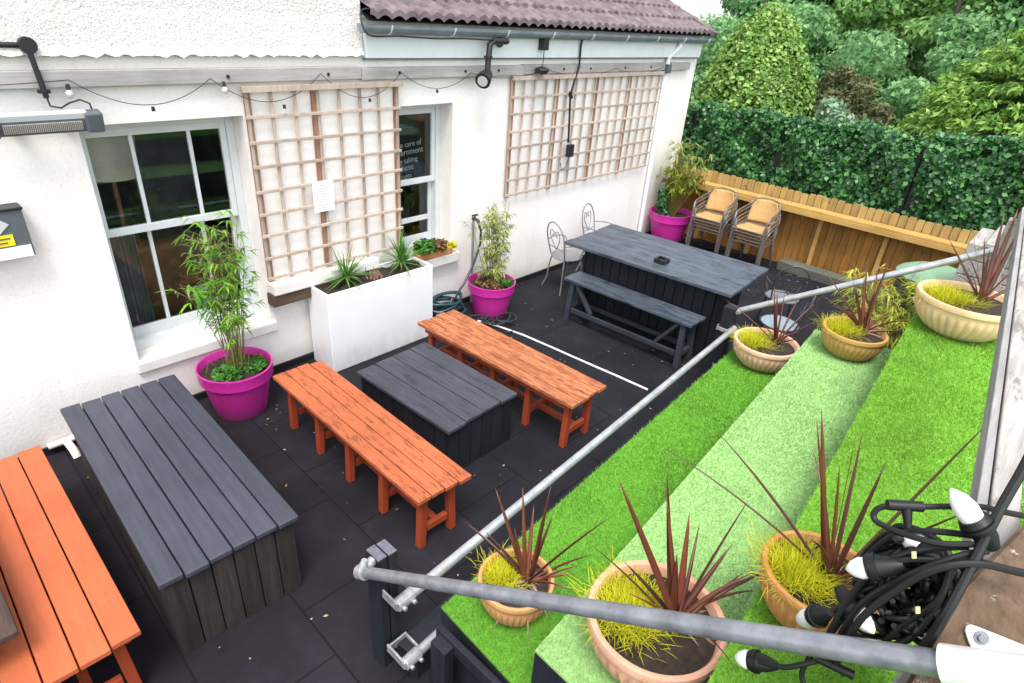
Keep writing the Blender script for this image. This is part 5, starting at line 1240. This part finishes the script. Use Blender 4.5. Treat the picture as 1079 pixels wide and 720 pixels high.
# ------------------------------------------------------------------ festoon cable heap hung on the near post
fc = empty('festoon_lights', (0.1516, -4.2392, 1.8778), 0, 'tangled black festoon cable with white bulbs hung over the near brown post', 'string light')
q = MB()
main = [
    ([(0.3913, -4.3168, 2.1615), (0.3196, -4.3169, 2.0685), (0.2465, -4.3119, 2.0052), (0.1674, -4.3108, 1.9253), (0.1087, -4.3085, 1.8535), (0.1137, -4.3085, 1.7449)], 0.0075),
    ([(0.2531, -4.4176, 1.9321), (0.2164, -4.3792, 1.9340), (0.1746, -4.3163, 1.9380), (0.1433, -4.2679, 1.9086), (0.1269, -4.2345, 1.8392), (0.1122, -4.2057, 1.7383), (0.1076, -4.2031, 1.6094)], 0.0062),
    ([(0.3520, -4.3950, 1.9709), (0.3071, -4.3270, 1.9754), (0.2710, -4.2851, 1.9836), (0.2286, -4.2166, 1.9631), (0.2150, -4.1772, 1.9468), (0.2009, -4.1527, 1.9315), (0.1889, -4.1568, 1.9133), (0.1801, -4.1950, 1.9187), (0.1784, -4.2518, 1.9349), (0.2064, -4.3063, 1.9521)], 0.005),
    ([(0.1210, -4.1891, 1.6109), (0.1389, -4.1957, 1.7457), (0.1535, -4.2336, 1.8465), (0.1708, -4.2804, 1.9209), (0.2195, -4.3226, 1.9412)], 0.0062),
    ([(0.1288, -4.1713, 1.6301), (0.1520, -4.1751, 1.7429), (0.1685, -4.1986, 1.8430), (0.1825, -4.2393, 1.9028), (0.2106, -4.2969, 1.9369)], 0.0055),
    ([(0.1994, -4.1591, 1.7776), (0.2064, -4.1918, 1.8850), (0.2152, -4.2396, 1.9273), (0.2436, -4.3038, 1.9439)], 0.0055),
    ([(0.2196, -4.1918, 1.8499), (0.2228, -4.1917, 1.8982), (0.2134, -4.2347, 1.9201), (0.1943, -4.2788, 1.9134), (0.1587, -4.2946, 1.8455), (0.1454, -4.2671, 1.7530), (0.1315, -4.2499, 1.6644)], 0.0055),
    ([(0.1698, -4.1601, 1.6847), (0.1398, -4.2083, 1.6775), (0.1302, -4.2555, 1.7004), (0.1407, -4.2871, 1.7446), (0.1626, -4.2961, 1.8178), (0.1893, -4.2942, 1.8937)], 0.0055),
    ([(0.1619, -4.1781, 1.6649), (0.1461, -4.1709, 1.6126), (0.1328, -4.1597, 1.5675), (0.1175, -4.1595, 1.5189), (0.1065, -4.1819, 1.4905)], 0.0052),
]
for p, rr in main: q.tube(arc(p, 7), rr * 1.1, 8)
rr_ = random.Random(11)
HO, HA, HB, HC = V((0.1994, -4.2510, 1.8025)), V((0.0100, -0.0636, 0.0475)), V((-0.0282, -0.0334, -0.0794)), V((0.9825, -0.0481, -0.7886))      # heart of the heap, its two radii and its depth
for k in range(62):
    a0 = rr_.uniform(0, 6.28); pts = []; sa, sb = rr_.uniform(0.35, 1.0), rr_.uniform(0.35, 1.0); ox, oy = rr_.uniform(-0.36, 0.36), rr_.uniform(-0.32, 0.32)
    for t in np.linspace(0, 5.2, 9):
        pts.append(HO + HA * (math.cos(a0 + t) * sa * rr_.uniform(0.80, 1.12) + ox) + HB * (math.sin(a0 + t) * sb * rr_.uniform(0.80, 1.12) + oy) + HC * rr_.uniform(-0.035, 0.105))
    q.tube(arc(pts, 7), rr_.uniform(0.0048, 0.0068), 7)
for p in ([(0.1011, -4.0793, 1.4920), (0.1045, -4.1257, 1.5188), (0.1159, -4.1539, 1.5471), (0.1327, -4.1796, 1.5730), (0.1421, -4.2102, 1.6114), (0.1631, -4.2268, 1.6822)], [(0.1530, -4.1457, 1.6629), (0.1576, -4.1677, 1.7028), (0.1733, -4.1901, 1.7600), (0.1859, -4.2219, 1.8097)], [(0.1530, -4.1998, 1.8513), (0.1650, -4.2270, 1.8817), (0.1792, -4.2637, 1.9007)], [(0.2147, -4.3001, 1.9734), (0.2134, -4.3121, 1.9491), (0.2044, -4.3080, 1.9173), (0.1864, -4.2882, 1.8911)]): q.tube(arc(p, 6), 0.0058, 8)
# T joints
q.tube([(0.1786, -4.1642, 1.9639), (0.2113, -4.2125, 1.9717)], 0.010, 10); q.tube([(0.1968, -4.1904, 1.9680), (0.1817, -4.2076, 1.9366)], [0.010, 0.006], 10)
q.tube([(0.1026, -4.1700, 1.6006), (0.1090, -4.2386, 1.6103)], 0.009, 10)
q.build('cable', M['rubber'], fc, world=True, smooth=True)
def fest_bulb(tip, base, sock=0.020):
    a, b = V(tip), V(base); sock *= 1.1
    ax = (b - a); L = ax.length; ax.normalize()
    s = MB(); s.tube([b - ax * 0.004, b + ax * 0.006, b + ax * 0.020, b + ax * 0.038, b + ax * 0.058], [sock * 1.02, sock * 1.18, sock * 0.95, sock * 0.80, sock * 0.42], 18); s.tube([b + ax * 0.010, b + ax * 0.015], sock * 1.22, 18)
    so_ = s.build('socket', M['rubber'], fc, world=True, smooth=True)
    g_ = MB(); g_.tube([a, a + ax * L * 0.08, a + ax * L * 0.3, a + ax * L * 0.65, b], [0.0012, 0.006, 0.0150, 0.0205, 0.0185], 18)
    g_.build('bulb', M['bulb'], so_, smooth=True)
    bpy.data.objects[so_.children[0].name].data.transform(Matrix.Translation(-fc.location))
fest_bulb((0.2216, -4.2370, 2.0250), (0.2231, -4.2862, 1.9845), 0.021)
fest_bulb((0.1412, -4.1498, 1.8111), (0.1505, -4.1822, 1.8360), 0.02)
fest_bulb((0.2304, -4.1990, 1.8858), (0.2092, -4.2415, 1.8893), 0.016)
fest_bulb((0.1306, -4.2357, 1.7140), (0.1584, -4.1964, 1.7146), 0.019)
fest_bulb((0.1082, -4.0292, 1.4480), (0.1110, -4.0637, 1.4682), 0.019)
fest_bulb((0.1760, -4.1087, 1.5844), (0.1585, -4.1347, 1.6413), 0.018)
for c_ in ((0.1638, -4.2334, 1.9002), (0.1334, -4.2749, 1.8168)):
    q = MB(); q.box(c_, (0.008, 0.003, 0.012), Matrix.Rotation(R(-38), 3, 'Z') @ Matrix.Rotation(R(-30), 3, 'X')); q.build('warning_tag', plain('pale_yellow_tag', (0.62, 0.64, 0.30), 0.6), fc, world=True)

# ------------------------------------------------------------------ background planting
def tree(name, loc, H, Rc, zc, label, mat, nclump, per, lsize, cat_='tree', seed=0, group=None, flat=0.8, trunk_r=0.16, clr=0.9):
    t = empty(name, loc, 0, label, cat_, group)
    q = MB(); q.tube([(0, 0, -0.1), (0.05, 0.03, H * 0.35), (0.0, 0.1, H * 0.8)], [trunk_r, trunk_r * 0.7, trunk_r * 0.25], 10)
    rs_ = np.random.default_rng(seed)
    d = unit(rs_.normal(0, 1, (nclump, 3))); rad = rs_.uniform(0.45, 1.0, nclump)[:, None] ** 0.5
    C_ = d * rad * np.array([Rc, Rc, Rc * flat]) + np.array([0, 0, zc])
    for c in C_[::6]: q.tube([(0, 0, min(c[2] * 0.7, H * 0.5)), tuple((c * 0.5 + np.array([0, 0, c[2] * 0.2]))), tuple(c)], [trunk_r * 0.35, trunk_r * 0.2, 0.01], 6)
    q.build('trunk', M['bark'], t, smooth=True)
    v, f = clumps(C_, rs_.uniform(0.55, 1.25, nclump) * clr, per, lsize, 0.5, 1.7, 0.6, 0.7)
    np_mesh('crown', v, f, mat, t)
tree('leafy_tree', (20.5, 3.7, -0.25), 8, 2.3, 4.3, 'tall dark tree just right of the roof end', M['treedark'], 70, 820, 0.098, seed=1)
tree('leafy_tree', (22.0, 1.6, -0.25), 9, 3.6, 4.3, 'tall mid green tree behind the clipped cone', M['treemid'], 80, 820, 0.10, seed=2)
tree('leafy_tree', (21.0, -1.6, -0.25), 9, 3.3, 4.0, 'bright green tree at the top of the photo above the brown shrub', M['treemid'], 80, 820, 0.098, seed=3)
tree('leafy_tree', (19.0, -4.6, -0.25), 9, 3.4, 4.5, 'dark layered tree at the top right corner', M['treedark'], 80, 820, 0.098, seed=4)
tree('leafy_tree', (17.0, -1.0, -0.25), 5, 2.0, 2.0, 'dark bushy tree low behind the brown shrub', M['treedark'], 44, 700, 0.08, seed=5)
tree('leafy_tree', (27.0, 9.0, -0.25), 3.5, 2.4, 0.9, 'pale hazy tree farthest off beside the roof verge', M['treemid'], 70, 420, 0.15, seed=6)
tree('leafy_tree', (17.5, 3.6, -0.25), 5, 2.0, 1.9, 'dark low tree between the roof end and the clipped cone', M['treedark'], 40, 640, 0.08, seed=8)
# clipped cone
cn_ = empty('topiary_cone', (11.6, 0.98, -0.25), 0, 'clipped light green conical topiary standing above the ivy screens', 'topiary')
n = 30000; u_ = rng.uniform(0, 1, n); a_ = rng.uniform(0, 2 * math.pi, n)
zt = 3.38 * (1 - (1 - u_) ** 1.0); rr0 = 1.18 * (1 - (zt / 3.40) ** 2.3) ** 0.75
rr1 = rr0 * (1 + 0.04 * np.sin(a_ * 5 + zt * 4) + 0.035 * np.sin(a_ * 11 - zt * 9) + rng.normal(0, 0.025, n)) + 0.02 + rng.exponential(0.022, n)
P = np.stack([rr1 * np.cos(a_), rr1 * np.sin(a_), zt], 1)
v, f = leaf_cloud(P, np.stack([np.cos(a_), np.sin(a_), 0.5 + 0.2 * zt], 1), 0.052 * rng.uniform(0.5, 1.6, n), 1.5, 0.75, 0.1); np_mesh('foliage', v, f, M['topiary'], cn_)
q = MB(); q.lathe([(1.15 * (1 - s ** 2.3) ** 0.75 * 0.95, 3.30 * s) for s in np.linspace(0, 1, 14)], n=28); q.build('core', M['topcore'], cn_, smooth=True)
q = MB(); q.tube([(0, 0, -0.1), (0, 0, 0.5)], 0.08, 8); q.build('trunk', M['bark'], cn_)

def shrub(name, loc, dims, label, mat, nclump, per, ls, seed, aspect=1.5, up=0.5, cat_='shrub', clr=0.35, flat=0.7, jit=0.6):
    t = empty(name, loc, 0, label, cat_)
    rs_ = np.random.default_rng(seed); d = unit(rs_.normal(0, 1, (nclump, 3))); d[:, 2] = np.abs(d[:, 2])
    C_ = d * rs_.uniform(0.72, 1.0, (nclump, 1)) * np.array(dims)
    v, f = clumps(C_, rs_.uniform(0.6, 1.2, nclump) * clr, per, ls, up, aspect, flat, jit); np_mesh('foliage', v, f, mat, t)
    q = MB()
    for c in C_[::4]: q.tube([(0, 0, -0.05), tuple(c * np.array([0.4, 0.4, 0.6])), tuple(c)], [0.03, 0.02, 0.006], 6)
    q.build('stem', M['bark'], t)
    return t
shrub('brown_shrub', (12.6, -0.45, -0.25), (1.0, 1.15, 2.45), 'brownish bronze shrub between the clipped cone and the big spreading conifer', M['brownshrub'], 230, 150, 0.046, 21, aspect=2.4, clr=0.22, jit=0.9)
shrub('pale_shrub', (10.6, -0.85, -0.25), (0.6, 0.62, 2.12), 'pale grey green shrub in front of the brown shrub', M['paleshrub'], 40, 160, 0.075, 22, clr=0.28)
shrub('green_shrub', (10.2, -1.9, -0.25), (0.7, 0.9, 1.55), 'low mid green shrub peeping over the ivy beside the conifer', M['topiary'], 36, 180, 0.07, 23, clr=0.3)
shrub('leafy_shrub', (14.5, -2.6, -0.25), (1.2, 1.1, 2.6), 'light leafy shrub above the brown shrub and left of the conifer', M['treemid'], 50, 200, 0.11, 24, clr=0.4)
shrub('green_shrub', (9.4, 1.15, -0.25), (0.8, 0.8, 1.75), 'light green shrub at the foot of the clipped cone by the building corner', M['topiary'], 40, 200, 0.07, 25, clr=0.3)
# spreading layered conifer on the right
yw = empty('spreading_conifer', (11.2, -4.55, -0.25), 0, 'big domed yellow green conifer with layered drooping sprays at the right', 'conifer')
q = MB(); rs_ = np.random.default_rng(5)
C_, R_s = [], []
for lay in range(17):
    e = math.asin(min(0.985, (lay + 0.6) / 17.0)); k = int(46 * math.cos(e)) + 6
    for i in range(k):
        a = 2 * math.pi * (i + 0.5 * (lay % 2) + rs_.uniform(-.3, .3)) / k; g_ = 1 + 0.05 * math.sin(5 * a + lay)
        C_.append((2.60 * g_ * math.cos(a) * math.cos(e), 2.95 * g_ * math.sin(a) * math.cos(e), 3.60 * math.sin(e) + rs_.uniform(-.05, .05))); R_s.append(rs_.uniform(0.22, 0.36))
v, f = clumps(np.array(C_), R_s, 170, 0.042, 1.0, 2.4, 0.34, 0.5)
np_mesh('foliage', v, f, M['yew'], yw)
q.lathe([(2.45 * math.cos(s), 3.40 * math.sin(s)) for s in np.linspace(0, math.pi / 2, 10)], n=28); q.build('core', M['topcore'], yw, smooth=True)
q = MB(); q.tube([(0, 0, -0.1), (0, 0, 0.4)], 0.12, 8); q.build('trunk', M['bark'], yw)

# fallen leaves and crumbs on the paving and the turf
n = 230
P = np.stack([rng.uniform(-1.2, 6.6, n), rng.uniform(-2.6, -0.06, n), np.full(n, 0.006)], 1)
v, f = leaf_cloud(P, np.tile([0, 0, 1.0], (len(P), 1)), rng.uniform(0.005, 0.017, len(P)), 1.7, 0.15, 0.08)
tag(np_mesh('leaf_litter', v, f, leaf('litter_leaf', (0.10, 0.055, 0.02), (0.30, 0.20, 0.07), 0.7, 0.1, 0.2, (0.48, 0.44, 0.36))), 'small fallen leaves and crumbs scattered over the dark paving', 'leaf litter', kind='stuff')
